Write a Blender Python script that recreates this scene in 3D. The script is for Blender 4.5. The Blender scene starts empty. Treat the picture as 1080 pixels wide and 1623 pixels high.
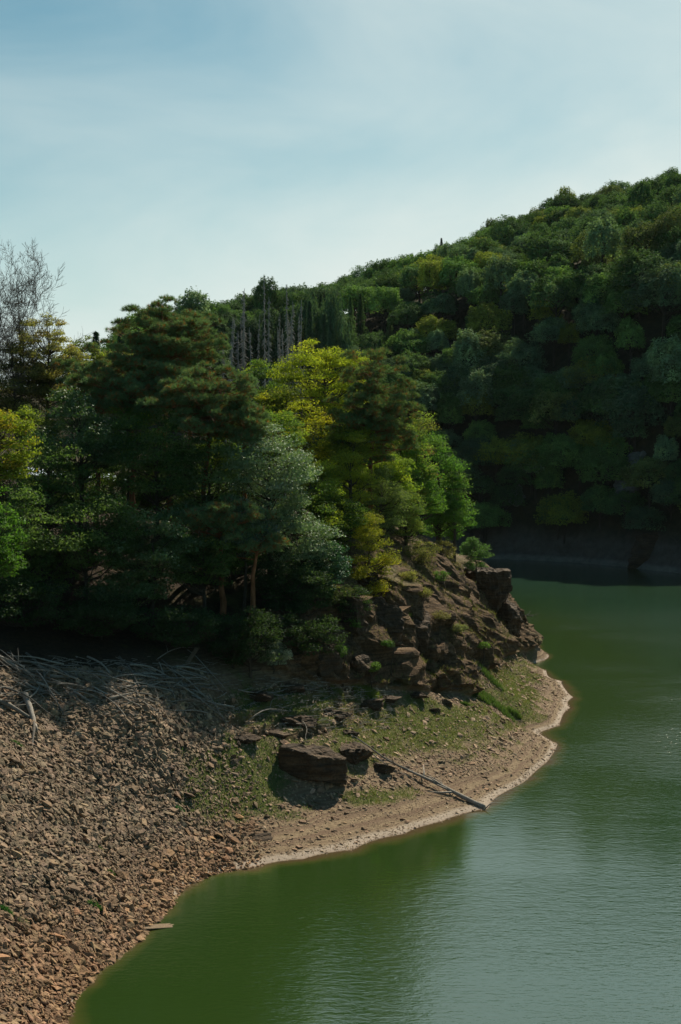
import bpy, bmesh, math, random
import numpy as np
from mathutils import Vector, Matrix, Euler
R = math.radians
rng = np.random.default_rng(7)
random.seed(7)
SC = bpy.context.scene
COL = SC.collection

# ------------------------------------------------------------------ camera, sky, sun, exposure
CAM_H = 30.0
FPX = 2254.0
PITCH = math.atan(111.5 / FPX)
cam_d = bpy.data.cameras.new('camera')
cam = bpy.data.objects.new('camera', cam_d)
COL.objects.link(cam)
cam.location = (0, 0, CAM_H)
cam.rotation_euler = (math.pi / 2 - PITCH, 0, 0)
cam_d.sensor_fit = 'VERTICAL'
cam_d.sensor_height = 36.0
cam_d.lens = 36.0 * FPX / 1623.0
cam_d.clip_start = 0.5
cam_d.clip_end = 8000
SC.camera = cam

SUN_EL, SUN_AZ = 45.0, 24.0        # azimuth clockwise from +Y
world = bpy.data.worlds.new('World'); SC.world = world
world.use_nodes = True
wn = world.node_tree; wn.nodes.clear()
def N(nt, t, **kw):
    n = nt.nodes.new(t)
    for k, v in kw.items(): setattr(n, k, v)
    return n
def sky_world():
    nt = wn; L = nt.links.new
    out = N(nt, 'ShaderNodeOutputWorld'); bg = N(nt, 'ShaderNodeBackground')
    sky = N(nt, 'ShaderNodeTexSky', sky_type='NISHITA', sun_disc=False)
    sky.sun_elevation = R(SUN_EL); sky.sun_rotation = R(SUN_AZ)
    sky.altitude = 300; sky.air_density = 1.0; sky.dust_density = 0.8; sky.ozone_density = 2.0
    tc = N(nt, 'ShaderNodeTexCoord')
    sep = N(nt, 'ShaderNodeSeparateXYZ'); L(tc.outputs['Generated'], sep.inputs[0])
    # thin high cloud: noise stretched along the horizon, tilted a little
    mp = N(nt, 'ShaderNodeMapping'); mp.inputs['Scale'].default_value = (1.6, 1.0, 4.0)
    mp.inputs['Rotation'].default_value = (0, R(-32), R(10))
    L(tc.outputs['Generated'], mp.inputs[0])
    n1 = N(nt, 'ShaderNodeTexNoise'); n1.inputs['Scale'].default_value = 2.2; n1.inputs['Detail'].default_value = 7
    n1.inputs['Roughness'].default_value = 0.52; n1.inputs['Distortion'].default_value = 0.5
    L(mp.outputs[0], n1.inputs['Vector'])
    mr = N(nt, 'ShaderNodeMapRange'); mr.inputs['From Min'].default_value = 0.36; mr.inputs['From Max'].default_value = 0.72
    mr.inputs['To Min'].default_value = 0.0; mr.inputs['To Max'].default_value = 0.44
    L(n1.outputs[0], mr.inputs['Value'])
    # veil grows to the horizon and to the right
    vz = N(nt, 'ShaderNodeMapRange'); vz.inputs['From Min'].default_value = 0.0; vz.inputs['From Max'].default_value = 0.24
    vz.inputs['To Min'].default_value = 0.95; vz.inputs['To Max'].default_value = 0.04
    L(sep.outputs['Z'], vz.inputs['Value'])
    vx = N(nt, 'ShaderNodeMapRange'); vx.inputs['From Min'].default_value = -0.2; vx.inputs['From Max'].default_value = 0.3
    vx.inputs['To Min'].default_value = 0.0; vx.inputs['To Max'].default_value = 0.42
    L(sep.outputs['X'], vx.inputs['Value'])
    a1 = N(nt, 'ShaderNodeMath', operation='ADD'); L(mr.outputs[0], a1.inputs[0]); L(vz.outputs[0], a1.inputs[1])
    a2 = N(nt, 'ShaderNodeMath', operation='ADD', use_clamp=True); L(a1.outputs[0], a2.inputs[0]); L(vx.outputs[0], a2.inputs[1])
    # veil only ahead; unseen sky overhead and behind left unveiled to cut fill light
    vy = N(nt, 'ShaderNodeMapRange'); vy.inputs['From Min'].default_value = 0.3; vy.inputs['From Max'].default_value = 0.85
    L(sep.outputs['Y'], vy.inputs['Value'])
    a3 = N(nt, 'ShaderNodeMath', operation='MULTIPLY', use_clamp=True); L(a2.outputs[0], a3.inputs[0]); L(vy.outputs[0], a3.inputs[1]); a2 = a3
    tint = N(nt, 'ShaderNodeMixRGB', blend_type='MULTIPLY'); tint.inputs[0].default_value = 1
    tint.inputs[2].default_value = (.62, .98, .86, 1)
    L(sky.outputs[0], tint.inputs[1])
    mx = N(nt, 'ShaderNodeMixRGB'); L(a2.outputs[0], mx.inputs[0]); L(tint.outputs[0], mx.inputs[1])
    mx.inputs[2].default_value = (9.2, 10.3, 9.9, 1)
    L(mx.outputs[0], bg.inputs[0]); bg.inputs[1].default_value = 0.06
    L(bg.outputs[0], out.inputs[0])
sky_world()

sd = bpy.data.lights.new('sun', 'SUN'); sun = bpy.data.objects.new('sun', sd); COL.objects.link(sun)
sd.energy = 5.0; sd.angle = R(0.5); sd.color = (1.0, 0.90, 0.72)
_d = Vector((math.sin(R(SUN_AZ)) * math.cos(R(SUN_EL)), math.cos(R(SUN_AZ)) * math.cos(R(SUN_EL)), math.sin(R(SUN_EL))))
sun.rotation_euler = _d.to_track_quat('Z', 'Y').to_euler()
sun.location = (-60, 100, 200)
SC.view_settings.view_transform = 'Standard'
SC.view_settings.look = 'None'
SC.view_settings.gamma = 1.0
SC.view_settings.exposure = 0.42
SC.render.engine = 'CYCLES'
cy = SC.cycles
cy.max_bounces = 6; cy.diffuse_bounces = 2; cy.glossy_bounces = 3; cy.transmission_bounces = 3
cy.sample_clamp_indirect = 4.0
SUNV = np.array(_d)

# ------------------------------------------------------------------ picture <-> place
_f = np.array([0, math.cos(PITCH), -math.sin(PITCH)]); _u = np.array([0, math.sin(PITCH), math.cos(PITCH)])
def ray(u, v):
    return _f + (u - 540) / FPX * np.array([1, 0, 0]) + (811.5 - v) / FPX * _u
def P(u, v, Y):
    d = ray(u, v); return np.array([0, 0, CAM_H]) + d * (Y / d[1])
def W(u, v, z=0.0):
    d = ray(u, v); return np.array([0, 0, CAM_H]) + d * ((z - CAM_H) / d[2])
def proj(p):
    q = np.asarray(p, float) - np.array([0, 0, CAM_H])
    zf = q @ _f
    return 540 + FPX * q[..., 0] / zf, 811.5 - FPX * (q @ _u) / zf

# ------------------------------------------------------------------ noise
def _h(ix, iy, iz, s):
    n = (ix * 374761393 + iy * 668265263 + iz * 2147483647 + s * 974634777).astype(np.int64) & 0xffffffff
    n = ((n ^ (n >> 13)) * 1274126177) & 0xffffffff
    n = n ^ (n >> 16)
    return (n & 0xffff) / 65535.0
def vnoise(p, s=0):
    p = np.asarray(p, float); i = np.floor(p).astype(np.int64); f = p - i; f = f * f * (3 - 2 * f)
    r = 0
    for a in (0, 1):
        for b in (0, 1):
            for c in (0, 1):
                w = (f[..., 0] if a else 1 - f[..., 0]) * (f[..., 1] if b else 1 - f[..., 1]) * (f[..., 2] if c else 1 - f[..., 2])
                r = r + w * _h(i[..., 0] + a, i[..., 1] + b, i[..., 2] + c, s)
    return r * 2 - 1
def fbm(p, o=4, s=0, g=0.5):
    r = 0; a = 1.0; t = 0
    for k in range(o):
        r = r + a * vnoise(p * 2.03 ** k + 17.3 * k, s + k); t += a; a *= g
    return r / t
def ridged(p, o=4, s=0):
    r = 0; a = 1.0; t = 0
    for k in range(o):
        r = r + a * (1 - np.abs(vnoise(p * 2.03 ** k + 11.7 * k, s + k)) * 2); t += a; a *= 0.5
    return r / t
def sstep(a, b, x):
    t = np.clip((np.asarray(x, float) - a) / (b - a), 0, 1); return t * t * (3 - 2 * t)

# ------------------------------------------------------------------ mesh helpers
def mesh(name, V, F, mat=None, col=None, smooth=False, attrs=None):
    V = np.asarray(V, np.float32); F = np.asarray(F, np.int32)
    me = bpy.data.meshes.new(name)
    k = F.shape[1]; m = len(F)
    me.vertices.add(len(V)); me.vertices.foreach_set('co', V.ravel())
    me.loops.add(m * k); me.loops.foreach_set('vertex_index', F.ravel())
    me.polygons.add(m)
    me.polygons.foreach_set('loop_start', np.arange(0, m * k, k, dtype=np.int32))
    me.polygons.foreach_set('use_smooth', np.full(m, smooth, bool))
    me.update(calc_edges=True)
    if col is not None:
        dom = 'FACE' if len(col) == m and len(col) != len(V) else 'POINT'
        a = me.attributes.new('Col', 'FLOAT_COLOR', dom)
        c = np.ones((len(col), 4), np.float32); c[:, :3] = col
        a.data.foreach_set('color', c.ravel())
    for nm, arr in (attrs or {}).items():
        a = me.attributes.new(nm, 'FLOAT', 'POINT'); a.data.foreach_set('value', np.asarray(arr, np.float32))
    if mat: me.materials.append(mat)
    return me
def obj(name, me, parent=None, loc=None):
    o = bpy.data.objects.new(name, me); COL.objects.link(o)
    if parent is not None: o.parent = parent
    if loc is not None: o.location = tuple(float(c) for c in loc)
    return o
def tag(o, label, cat, group=None, kind=None):
    if label: o['label'] = label
    if cat: o['category'] = cat
    if group: o['group'] = group
    if kind: o['kind'] = kind
    return o
def empty(name, loc, label, cat, group=None):
    o = obj(name, None, None, loc); o.empty_display_size = 0.5
    return tag(o, label, cat, group)

def norm(a): return a / np.maximum(np.linalg.norm(a, axis=-1, keepdims=True), 1e-9)
def tubes(P0, P1, R0, R1, n=5):
    P0, P1 = np.asarray(P0, float), np.asarray(P1, float); R0, R1 = np.asarray(R0, float), np.asarray(R1, float)
    d = norm(P1 - P0); ref = np.where(np.abs(d[:, 2:3]) > 0.9, np.array([[1., 0, 0]]), np.array([[0, 0, 1.]]))
    a = norm(np.cross(d, ref)); b = np.cross(d, a)
    t = np.arange(n) * 2 * np.pi / n
    ring = np.cos(t)[None, :, None] * a[:, None] + np.sin(t)[None, :, None] * b[:, None]
    V = np.concatenate([P0[:, None] + ring * R0[:, None, None], P1[:, None] + ring * R1[:, None, None]], 1)
    m = len(P0); i = np.arange(n); j = (i + 1) % n
    f = np.stack([i, j, j + n, i + n], 1)
    F = (np.arange(m) * 2 * n)[:, None, None] + f[None]
    return V.reshape(-1, 3), F.reshape(-1, 4)
def path_tube(pts, rad, n=8, cap=True):
    """one continuous tube along a polyline, ends pulled to a point ring"""
    pts = np.asarray(pts, float); rad = np.asarray(rad, float)
    if cap:
        d0 = norm(pts[0] - pts[1]); d1 = norm(pts[-1] - pts[-2])
        pts = np.concatenate([[pts[0] + d0 * rad[0] * .15], pts, [pts[-1] + d1 * rad[-1] * .15]])
        rad = np.concatenate([[rad[0] * .02], rad, [rad[-1] * .02]])
    m = len(pts); tan = norm(np.gradient(pts, axis=0))
    a = np.cross(tan, [0, 0, 1.]); bad = np.linalg.norm(a, axis=1) < .2
    a[bad] = np.cross(tan[bad], [1., 0, 0]); a = norm(a)
    for k in range(1, m):
        w = a[k - 1] - tan[k] * np.dot(a[k - 1], tan[k]); a[k] = w / max(np.linalg.norm(w), 1e-9)
    b = np.cross(tan, a); t = np.arange(n) * 2 * np.pi / n
    V = pts[:, None] + (np.cos(t)[None, :, None] * a[:, None] + np.sin(t)[None, :, None] * b[:, None]) * rad[:, None, None]
    i = np.arange(n); j = (i + 1) % n
    F = (np.arange(m - 1) * n)[:, None, None] + np.stack([i, j, j + n, i + n], 1)[None]
    return V.reshape(-1, 3), F.reshape(-1, 4)
def join(parts):
    Vs, Fs, o = [], [], 0
    for V, F in parts:
        Vs.append(V); Fs.append(F + o); o += len(V)
    return np.concatenate(Vs), np.concatenate(Fs)

# ------------------------------------------------------------------ materials
def newmat(name):
    m = bpy.data.materials.new(name); m.use_nodes = True
    nt = m.node_tree; nt.nodes.clear(); return m, nt
def mixc(nt, fac, a, b, blend='MIX'):
    n = N(nt, 'ShaderNodeMixRGB', blend_type=blend)
    for s, v in ((0, fac), (1, a), (2, b)):
        if hasattr(v, 'is_linked') or isinstance(v, bpy.types.NodeSocket): nt.links.new(v, n.inputs[s])
        elif isinstance(v, (int, float)): n.inputs[s].default_value = v
        else: n.inputs[s].default_value = (*v, 1)
    return n.outputs[0]
def noise(nt, scale, detail=4, rough=.55, vec=None, dist=0):
    n = N(nt, 'ShaderNodeTexNoise'); n.inputs['Scale'].default_value = scale; n.inputs['Detail'].default_value = detail
    n.inputs['Roughness'].default_value = rough; n.inputs['Distortion'].default_value = dist
    if vec is not None: nt.links.new(vec, n.inputs['Vector'])
    return n.outputs[0]
def mrange(nt, v, a, b, c=0., d=1.):
    n = N(nt, 'ShaderNodeMapRange'); nt.links.new(v, n.inputs['Value'])
    for k, x in zip(('From Min', 'From Max', 'To Min', 'To Max'), (a, b, c, d)): n.inputs[k].default_value = x
    return n.outputs[0]
def math_n(nt, op, a, b=None, clamp=False):
    n = N(nt, 'ShaderNodeMath', operation=op, use_clamp=clamp)
    for s, v in ((0, a), (1, b)):
        if v is None: continue
        if isinstance(v, (int, float)): n.inputs[s].default_value = v
        else: nt.links.new(v, n.inputs[s])
    return n.outputs[0]
def leaf_mat(name, gloss=0.015, trans=0.5, grough=0.6):
    m, nt = newmat(name); L = nt.links.new
    at = N(nt, 'ShaderNodeAttribute', attribute_name='Col'); oi = N(nt, 'ShaderNodeObjectInfo')
    c = mixc(nt, 1.0, at.outputs['Color'], oi.outputs['Color'], 'MULTIPLY')
    di = N(nt, 'ShaderNodeBsdfDiffuse'); tr = N(nt, 'ShaderNodeBsdfTranslucent')
    L(c, di.inputs[0])
    tc = mixc(nt, 1.0, c, (1.1, 1.2, 0.65), 'MULTIPLY'); L(tc, tr.inputs[0])
    ms = N(nt, 'ShaderNodeMixShader'); ms.inputs[0].default_value = trans; L(di.outputs[0], ms.inputs[1]); L(tr.outputs[0], ms.inputs[2])
    gl = N(nt, 'ShaderNodeBsdfGlossy'); gl.inputs['Roughness'].default_value = grough; gl.inputs[0].default_value = (.9, .95, .95, 1)
    m2 = N(nt, 'ShaderNodeMixShader'); m2.inputs[0].default_value = gloss; L(ms.outputs[0], m2.inputs[1]); L(gl.outputs[0], m2.inputs[2])
    o = N(nt, 'ShaderNodeOutputMaterial'); L(m2.outputs[0], o.inputs[0]); return m
def bark_mat(name, c1, c2, scale=6, zs=.25):
    m, nt = newmat(name); L = nt.links.new
    tc = N(nt, 'ShaderNodeTexCoord'); mp = N(nt, 'ShaderNodeMapping'); mp.inputs['Scale'].default_value = (1, 1, zs); L(tc.outputs['Object'], mp.inputs[0])
    n1 = noise(nt, scale, 5, .6, mp.outputs[0])
    oi = N(nt, 'ShaderNodeObjectInfo')
    c = mixc(nt, mrange(nt, n1, .3, .7), c1, c2); c = mixc(nt, 1., c, oi.outputs['Color'], 'MULTIPLY')
    b = N(nt, 'ShaderNodeBsdfPrincipled'); L(c, b.inputs['Base Color']); b.inputs['Roughness'].default_value = .9
    b.inputs['Specular IOR Level'].default_value = .2
    bp = N(nt, 'ShaderNodeBump'); bp.inputs['Strength'].default_value = .6; bp.inputs['Distance'].default_value = .05; L(n1, bp.inputs['Height']); L(bp.outputs[0], b.inputs['Normal'])
    o = N(nt, 'ShaderNodeOutputMaterial'); L(b.outputs[0], o.inputs[0]); return m
def rock_mat(name, c1, c2, c3, strata=0.0, usecol=False, scale=1.0):
    m, nt = newmat(name); L = nt.links.new
    tc = N(nt, 'ShaderNodeTexCoord'); geo = N(nt, 'ShaderNodeNewGeometry'); oi = N(nt, 'ShaderNodeObjectInfo')
    pos = geo.outputs['Position']
    n1 = noise(nt, .9 * scale, 7, .65, pos); n2 = noise(nt, 6 * scale, 5, .6, pos)
    c = mixc(nt, mrange(nt, n1, .35, .65), c1, c2); c = mixc(nt, mrange(nt, n2, .45, .75), c, c3)
    h = math_n(nt, 'ADD', n2, math_n(nt, 'MULTIPLY', n1, 1.5))
    if strata:
        mp = N(nt, 'ShaderNodeMapping'); mp.inputs['Rotation'].default_value = (R(-8), R(24), 0); mp.inputs['Scale'].default_value = (.25, .25, 4)
        L(pos, mp.inputs[0]); ns = noise(nt, 1.3, 5, .6, mp.outputs[0])
        c = mixc(nt, mrange(nt, ns, .4, .65, 0, strata), c, tuple(x * .35 for x in c1))
        h = math_n(nt, 'ADD', h, math_n(nt, 'MULTIPLY', ns, 3.0))
    if usecol:
        at = N(nt, 'ShaderNodeAttribute', attribute_name='Col'); c = mixc(nt, 1., c, at.outputs['Color'], 'MULTIPLY')
    c = mixc(nt, 1., c, oi.outputs['Color'], 'MULTIPLY')
    b = N(nt, 'ShaderNodeBsdfPrincipled'); L(c, b.inputs['Base Color']); b.inputs['Roughness'].default_value = .85; b.inputs['Specular IOR Level'].default_value = .25
    bp = N(nt, 'ShaderNodeBump'); bp.inputs['Strength'].default_value = .8; bp.inputs['Distance'].default_value = .12; L(h, bp.inputs['Height']); L(bp.outputs[0], b.inputs['Normal'])
    o = N(nt, 'ShaderNodeOutputMaterial'); L(b.outputs[0], o.inputs[0]); return m

M_leaf = leaf_mat('leaf'); M_silver = leaf_mat('silver_leaf', .045, .35, .5); M_needle = leaf_mat('needle', .02, .25)
M_farleaf = leaf_mat('far_leaf', .01, .22)
M_grass = leaf_mat('grass_blade', .03, .4)
M_bark = bark_mat('bark', (.035, .026, .018), (.09, .07, .05))
M_pinebark = bark_mat('pine_bark', (.12, .045, .02), (.30, .13, .06), 4)
M_deadbark = bark_mat('dead_bark', (.18, .175, .16), (.34, .33, .30), 5)
M_drift = bark_mat('driftwood', (.20, .17, .14), (.42, .38, .33), 9, .6)
M_rock = rock_mat('cliff_rock', (.065, .041, .024), (.145, .092, .052), (.036, .025, .016), .75)
M_stone = rock_mat('loose_stone', (.205, .143, .09), (.275, .20, .135), (.125, .083, .052), 0, True)

# ------------------------------------------------------------------ terrain
shore = [(60, 1700), (100, 1623), (118, 1580), (150, 1540), (215, 1490), (250, 1455), (290, 1408), (330, 1386), (400, 1376), (480, 1362), (560, 1347),
         (640, 1322), (700, 1302), (775, 1281), (830, 1240), (868, 1207), (884, 1180), (886, 1150), (904, 1122), (909, 1105),
         (892, 1080), (866, 1063), (838, 1054), (852, 1049), (868, 1043), (852, 1030), (836, 1014), (818, 1003)]
SH = [W(u, v) for u, v in shore]
SH = [np.array([-26, 35, 0.]), np.array([-21, 50, 0.])] + SH + [np.array(p, float) for p in
      ((26, 232, 0), (22, 250, 0), (12, 275, 0), (2, 305, 0), (-5, 335, 0))]
FOOT = [W(u, v) for u, v in ((520, 884), (600, 884), (700, 885), (780, 886), (860, 889), (930, 893), (1000, 899), (1080, 908), (1200, 925), (1350, 950))]
CP = []
def add(p): CP.append(tuple(float(c) for c in p))
for k, p in enumerate(SH):
    add(p)
    a = SH[max(k - 1, 0)]; b = SH[min(k + 1, len(SH) - 1)]; t = norm(b - a); out = np.array([t[1], -t[0], 0])
    if k % 2 == 0: add(p + out * 9 + [0, 0, -3.2])
for p in ((40, 60, -9), (40, 120, -10), (60, 180, -10), (60, 240, -10), (60, 300, -7), (0, 40, -9), (150, 200, -9), (100, 100, -10), (180, 260, -8), (0, 0, -9), (200, 100, -8)): add(p)
# scree slope on the left (fitted plane)
for Y, d in ((50, 5), (60, 12), (62, 30), (73, 4), (73, 10), (85, 6), (85, 14), (97, 6), (97, 13), (80, 24), (95, 22), (106, 16)):
    x0 = -14.3 + (Y - 73) * .2; add((x0 - d, Y, .6 * d))
for u, v, Y in ((330, 1330, 102), (330, 1250, 107), (300, 1150, 112), (240, 1130, 109), (380, 1300, 106), (400, 1200, 113), (430, 1140, 119),
                (500, 1270, 112), (500, 1190, 116), (500, 1130, 121), (560, 1180, 120), (600, 1240, 117), (600, 1130, 129), (650, 1200, 124),
                (680, 1130, 134), (740, 1200, 126), (760, 1120, 140), (820, 1150, 146), (840, 1100, 160), (790, 1060, 166), (800, 1040, 176), (700, 1240, 120),
                # foot and face of the bank
                (200, 1050, 115), (200, 960, 126), (200, 870, 137), (60, 1040, 113), (60, 940, 124), (60, 850, 134), (330, 1080, 118), (330, 980, 127), (330, 880, 138),
                (420, 1070, 123), (430, 980, 129), (430, 890, 138), (500, 1085, 126), (500, 1050, 128), (500, 960, 132), (500, 890, 138),
                (560, 1085, 130), (560, 1040, 132.5), (560, 960, 136), (560, 900, 143), (620, 1085, 134), (620, 1030, 137), (620, 960, 141), (620, 905, 147),
                (700, 1105, 138), (680, 1040, 143), (680, 960, 150), (660, 925, 152), (655, 875, 160), (690, 872, 164),
                (745, 1100, 143), (760, 1050, 158), (740, 1000, 162), (735, 950, 168), (725, 900, 176), (790, 1040, 180), (800, 980, 192), (775, 935, 196),
                (640, 925, 145), (665, 965, 145), (690, 1010, 145), (718, 1055, 144.5), (742, 1092, 144), (600, 1088, 136), (680, 1103, 139.5),
                (720, 1000, 153), (705, 940, 158), (765, 1052, 160), (600, 1000, 141), (640, 1040, 141.5),
                ): add(P(u, v, Y))
for x, Y, z in ((10, 190, 17), (18, 200, 13), (10, 215, 16), (4, 240, 16), (-4, 270, 15), (-20, 310, 18), (-8, 175, 19.5), (-25, 165, 21), (-45, 150, 22), (-45, 190, 23),
                (-70, 140, 26), (-100, 120, 34), (-60, 100, 22), (-60, 60, 22), (-20, 210, 21), (-25, 260, 20), (-60, 250, 24), (-70, 310, 28), (-120, 200, 34), (-55, 30, 16), (-120, 30, 40)): add((x, Y, z))
for k, p in enumerate(FOOT):
    add(p); add(p + [0, -12, -4]); add(p + [0, 10, 9])
for u, v, Y in ((1350, 500, 358), (1200, 495, 364), (1080, 505, 370), (980, 530, 378), (900, 565, 384), (800, 615, 392), (730, 645, 394), (660, 650, 396), (600, 640, 385), (500, 625, 370), (400, 615, 345), (340, 615, 330),
                (1350, 690, 338), (1200, 690, 342), (1080, 700, 347), (980, 710, 358), (900, 720, 366), (800, 740, 374), (730, 750, 378),
                (0, 660, 420), (200, 630, 420), (340, 572, 430), (440, 552, 450), (540, 516, 520), (640, 470, 580), (700, 450, 600), (800, 412, 620), (900, 374, 630), (1000, 352, 640), (1080, 346, 640), (1250, 325, 640), (1500, 310, 640)):
    add(P(u, v, Y))
for u, z in ((0, 40), (300, 50), (500, 60), (700, 85), (900, 105), (1080, 120), (1500, 130)):
    p = P(u, 700, 820); add((p[0], p[1], z))
CP = np.array(CP)
def rbf_fit(C):
    X = C[:, :2]; n = len(X)
    D = np.linalg.norm(X[:, None] - X[None], axis=2)
    A = np.zeros((n + 3, n + 3)); A[:n, :n] = D + 0.02 * np.eye(n); A[:n, n] = 1; A[n, :n] = 1; A[:n, n + 1:] = X; A[n + 1:, :n] = X.T
    return np.linalg.solve(A, np.concatenate([C[:, 2], [0, 0, 0]]))
RB = rbf_fit(CP)
SHP = np.array([p[:2] for p in SH]); FTP = np.array([p[:2] for p in FOOT])
def h0(x, y):
    x = np.asarray(x, float); sh = x.shape; q = np.stack([x.ravel(), np.asarray(y, float).ravel()], 1); out = np.empty(len(q))
    for s in range(0, len(q), 20000):
        c = q[s:s + 20000]; d = np.sqrt(((c[:, None] - CP[None, :, :2]) ** 2).sum(2))
        out[s:s + 20000] = d @ RB[:-3] + RB[-3] + c @ RB[-2:]
    return out.reshape(sh)
def h(x, y):
    z = h0(x, y); x = np.asarray(x, float); y = np.asarray(y, float)
    p = np.stack([x, y, np.zeros_like(x)], -1)
    k = sstep(.1, 4, z)
    n = fbm(p / 9, 4, 3) * .9 * k + fbm(p / 1.6, 3, 9) * .16 * sstep(.05, 2.5, z)
    far = sstep(240, 330, y) * k * fbm(p / 45, 4, 21) * 4
    near = np.where(z < 3.5, .035 * np.sin(z * 2 * np.pi / .42) * sstep(.15, .5, z), 0)
    zt = z + n + far + near
    u, v = proj(np.stack([x, y, zt], -1))
    m = sstep(.35, .6, np.exp(-((u - 470) / 140) ** 2 - ((v - 1125) / 52) ** 2)) * (y < 140)
    q = (zt + .5 * fbm(p / 6 + 40, 3, 15) - x * .10) / 1.05; fr = q - np.floor(q)
    return zt + m * (sstep(.62, .95, fr) - fr) * .95

def grid_terrain(xs, ys, hf):
    X, Y = np.meshgrid(xs, ys); Z = hf(X, Y)
    nx, ny = len(xs), len(ys)
    i = np.arange(nx - 1)[None] + (np.arange(ny - 1) * nx)[:, None]; i = i.ravel()
    F = np.stack([i, i + 1, i + nx + 1, i + nx], 1)
    return X, Y, Z, F

# near land sheet
xs = np.concatenate([np.arange(-305, -95, 6.0), np.arange(-95, -38, 1.2), np.arange(-38, -13, .28), np.arange(-13, 29, .19), np.arange(29, 42, .28), np.arange(42, 60, 1.5)])
ys = np.concatenate([np.arange(30, 64, .8), np.arange(64, 123, .28), np.arange(123, 182, .19), np.arange(182, 205, .28), np.arange(205, 262.1, .8)])
X, Y, Z, F = grid_terrain(xs, ys, h)
gy, gx = np.gradient(Z, ys, xs)
sl = np.hypot(gx, gy)
pu, pv = proj(np.stack([X, Y, Z], -1))
foot = np.interp(pu, [380, 480, 560, 640, 745, 770, 810], [1062, 1085, 1088, 1096, 1106, 1066, 1036])
cliffm = sstep(.5, 1.0, sl) * sstep(1.0, 2.5, Z) * sstep(380, 450, pu) * sstep(110, 120, Y) * sstep(0, 14, foot - pv)
riser = sstep(.7, 1.3, sl) * (pv > foot) * (pu > 340) * (pv < 1200) * (Z > 1.5)
cliffm = np.maximum(cliffm, 0)
gd = np.stack([-gx, -gy], -1) / np.maximum(sl, .05)[..., None]
P3 = np.stack([X, Y, Z], -1)
# tilted beds plus vertical gullies carved into the bank
Pw = P3 + np.stack([fbm(P3 / 5, 3, 61), fbm(P3 / 5, 3, 62), fbm(P3 / 5, 3, 63)], -1) * 2.2
tilt = Pw @ np.array([.52, .10, .80])
bed = np.abs(((tilt / 2.6) % 1) - .5) * 2
bed2 = np.abs(((tilt / .75 + .3) % 1) - .5) * 2
gul = ridged(Pw * np.array([.20, .12, .045]), 4, 31)
crag = np.abs(vnoise(Pw / 3.1, 71)) * 2 + np.abs(vnoise(Pw / 1.3, 72)) - .6
disp = cliffm * ((bed ** 2 - .4) * .55 * (.4 + .6 * sstep(-.3, .4, vnoise(P3 / 6, 88))) + (bed2 - .5) * .16 + gul * 2.4 + crag * .5 + ridged(P3 / .9, 3, 77) * .22)
X2 = X + gd[..., 0] * disp; Y2 = Y + gd[..., 1] * disp; Z2 = Z + cliffm * (fbm(P3 / 1.1, 4, 41) * .4 + .1 * crag)
V = np.stack([X2, Y2, Z2], -1).reshape(-1, 3)
n_p = fbm(P3 / 5.0, 4, 55); n_q = fbm(P3 / 1.3, 3, 56)
def lerp(a, b, t): return a + (b - a) * t
# what covers the ground: scree 0..1, grass 0..1, litter (forest floor)
screem = (1 - sstep(290, 350, pu - (pv - 1250) * .35)) * sstep(.1, .4, Z)
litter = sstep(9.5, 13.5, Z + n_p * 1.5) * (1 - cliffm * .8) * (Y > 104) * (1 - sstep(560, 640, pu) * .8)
gr = sstep(-.15, .35, n_p + .6 * n_q + .30 * sstep(1.6, 3.0, Z) - .35) * sstep(.9, 2.0, Z) * (1 - screem) * (1 - sstep(.8, 1.4, sl))
gr2 = np.exp(-(((pu - 370) / 95) ** 2 + ((pv - 1235) / 62) ** 2)) * 1.15
gr2 = np.maximum(gr2, np.exp(-(((pu - 660) / 150) ** 2 + ((pv - 1150 - (pu - 660) * .05) / 55) ** 2)) * .86)
gr2 = np.maximum(gr2, np.exp(-(((pu - 820) / 40) ** 2 + ((pv - 1100) / 70) ** 2)) * .7)
gr2 = np.maximum(gr2, np.exp(-(((pu - 470) / 130) ** 2 + ((pv - 1120) / 35) ** 2)) * .72)
gr2 = np.maximum(gr2, np.exp(-(((pu - 590) / 70) ** 2 + ((pv - 1265) / 14) ** 2)) * .9)
gr = np.clip(gr * .35 + sstep(.15, .75, gr2 + n_q * .45 + n_p * .2) * (Z > .5), 0, 1)
GR = dict(x=xs, y=ys)

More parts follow.
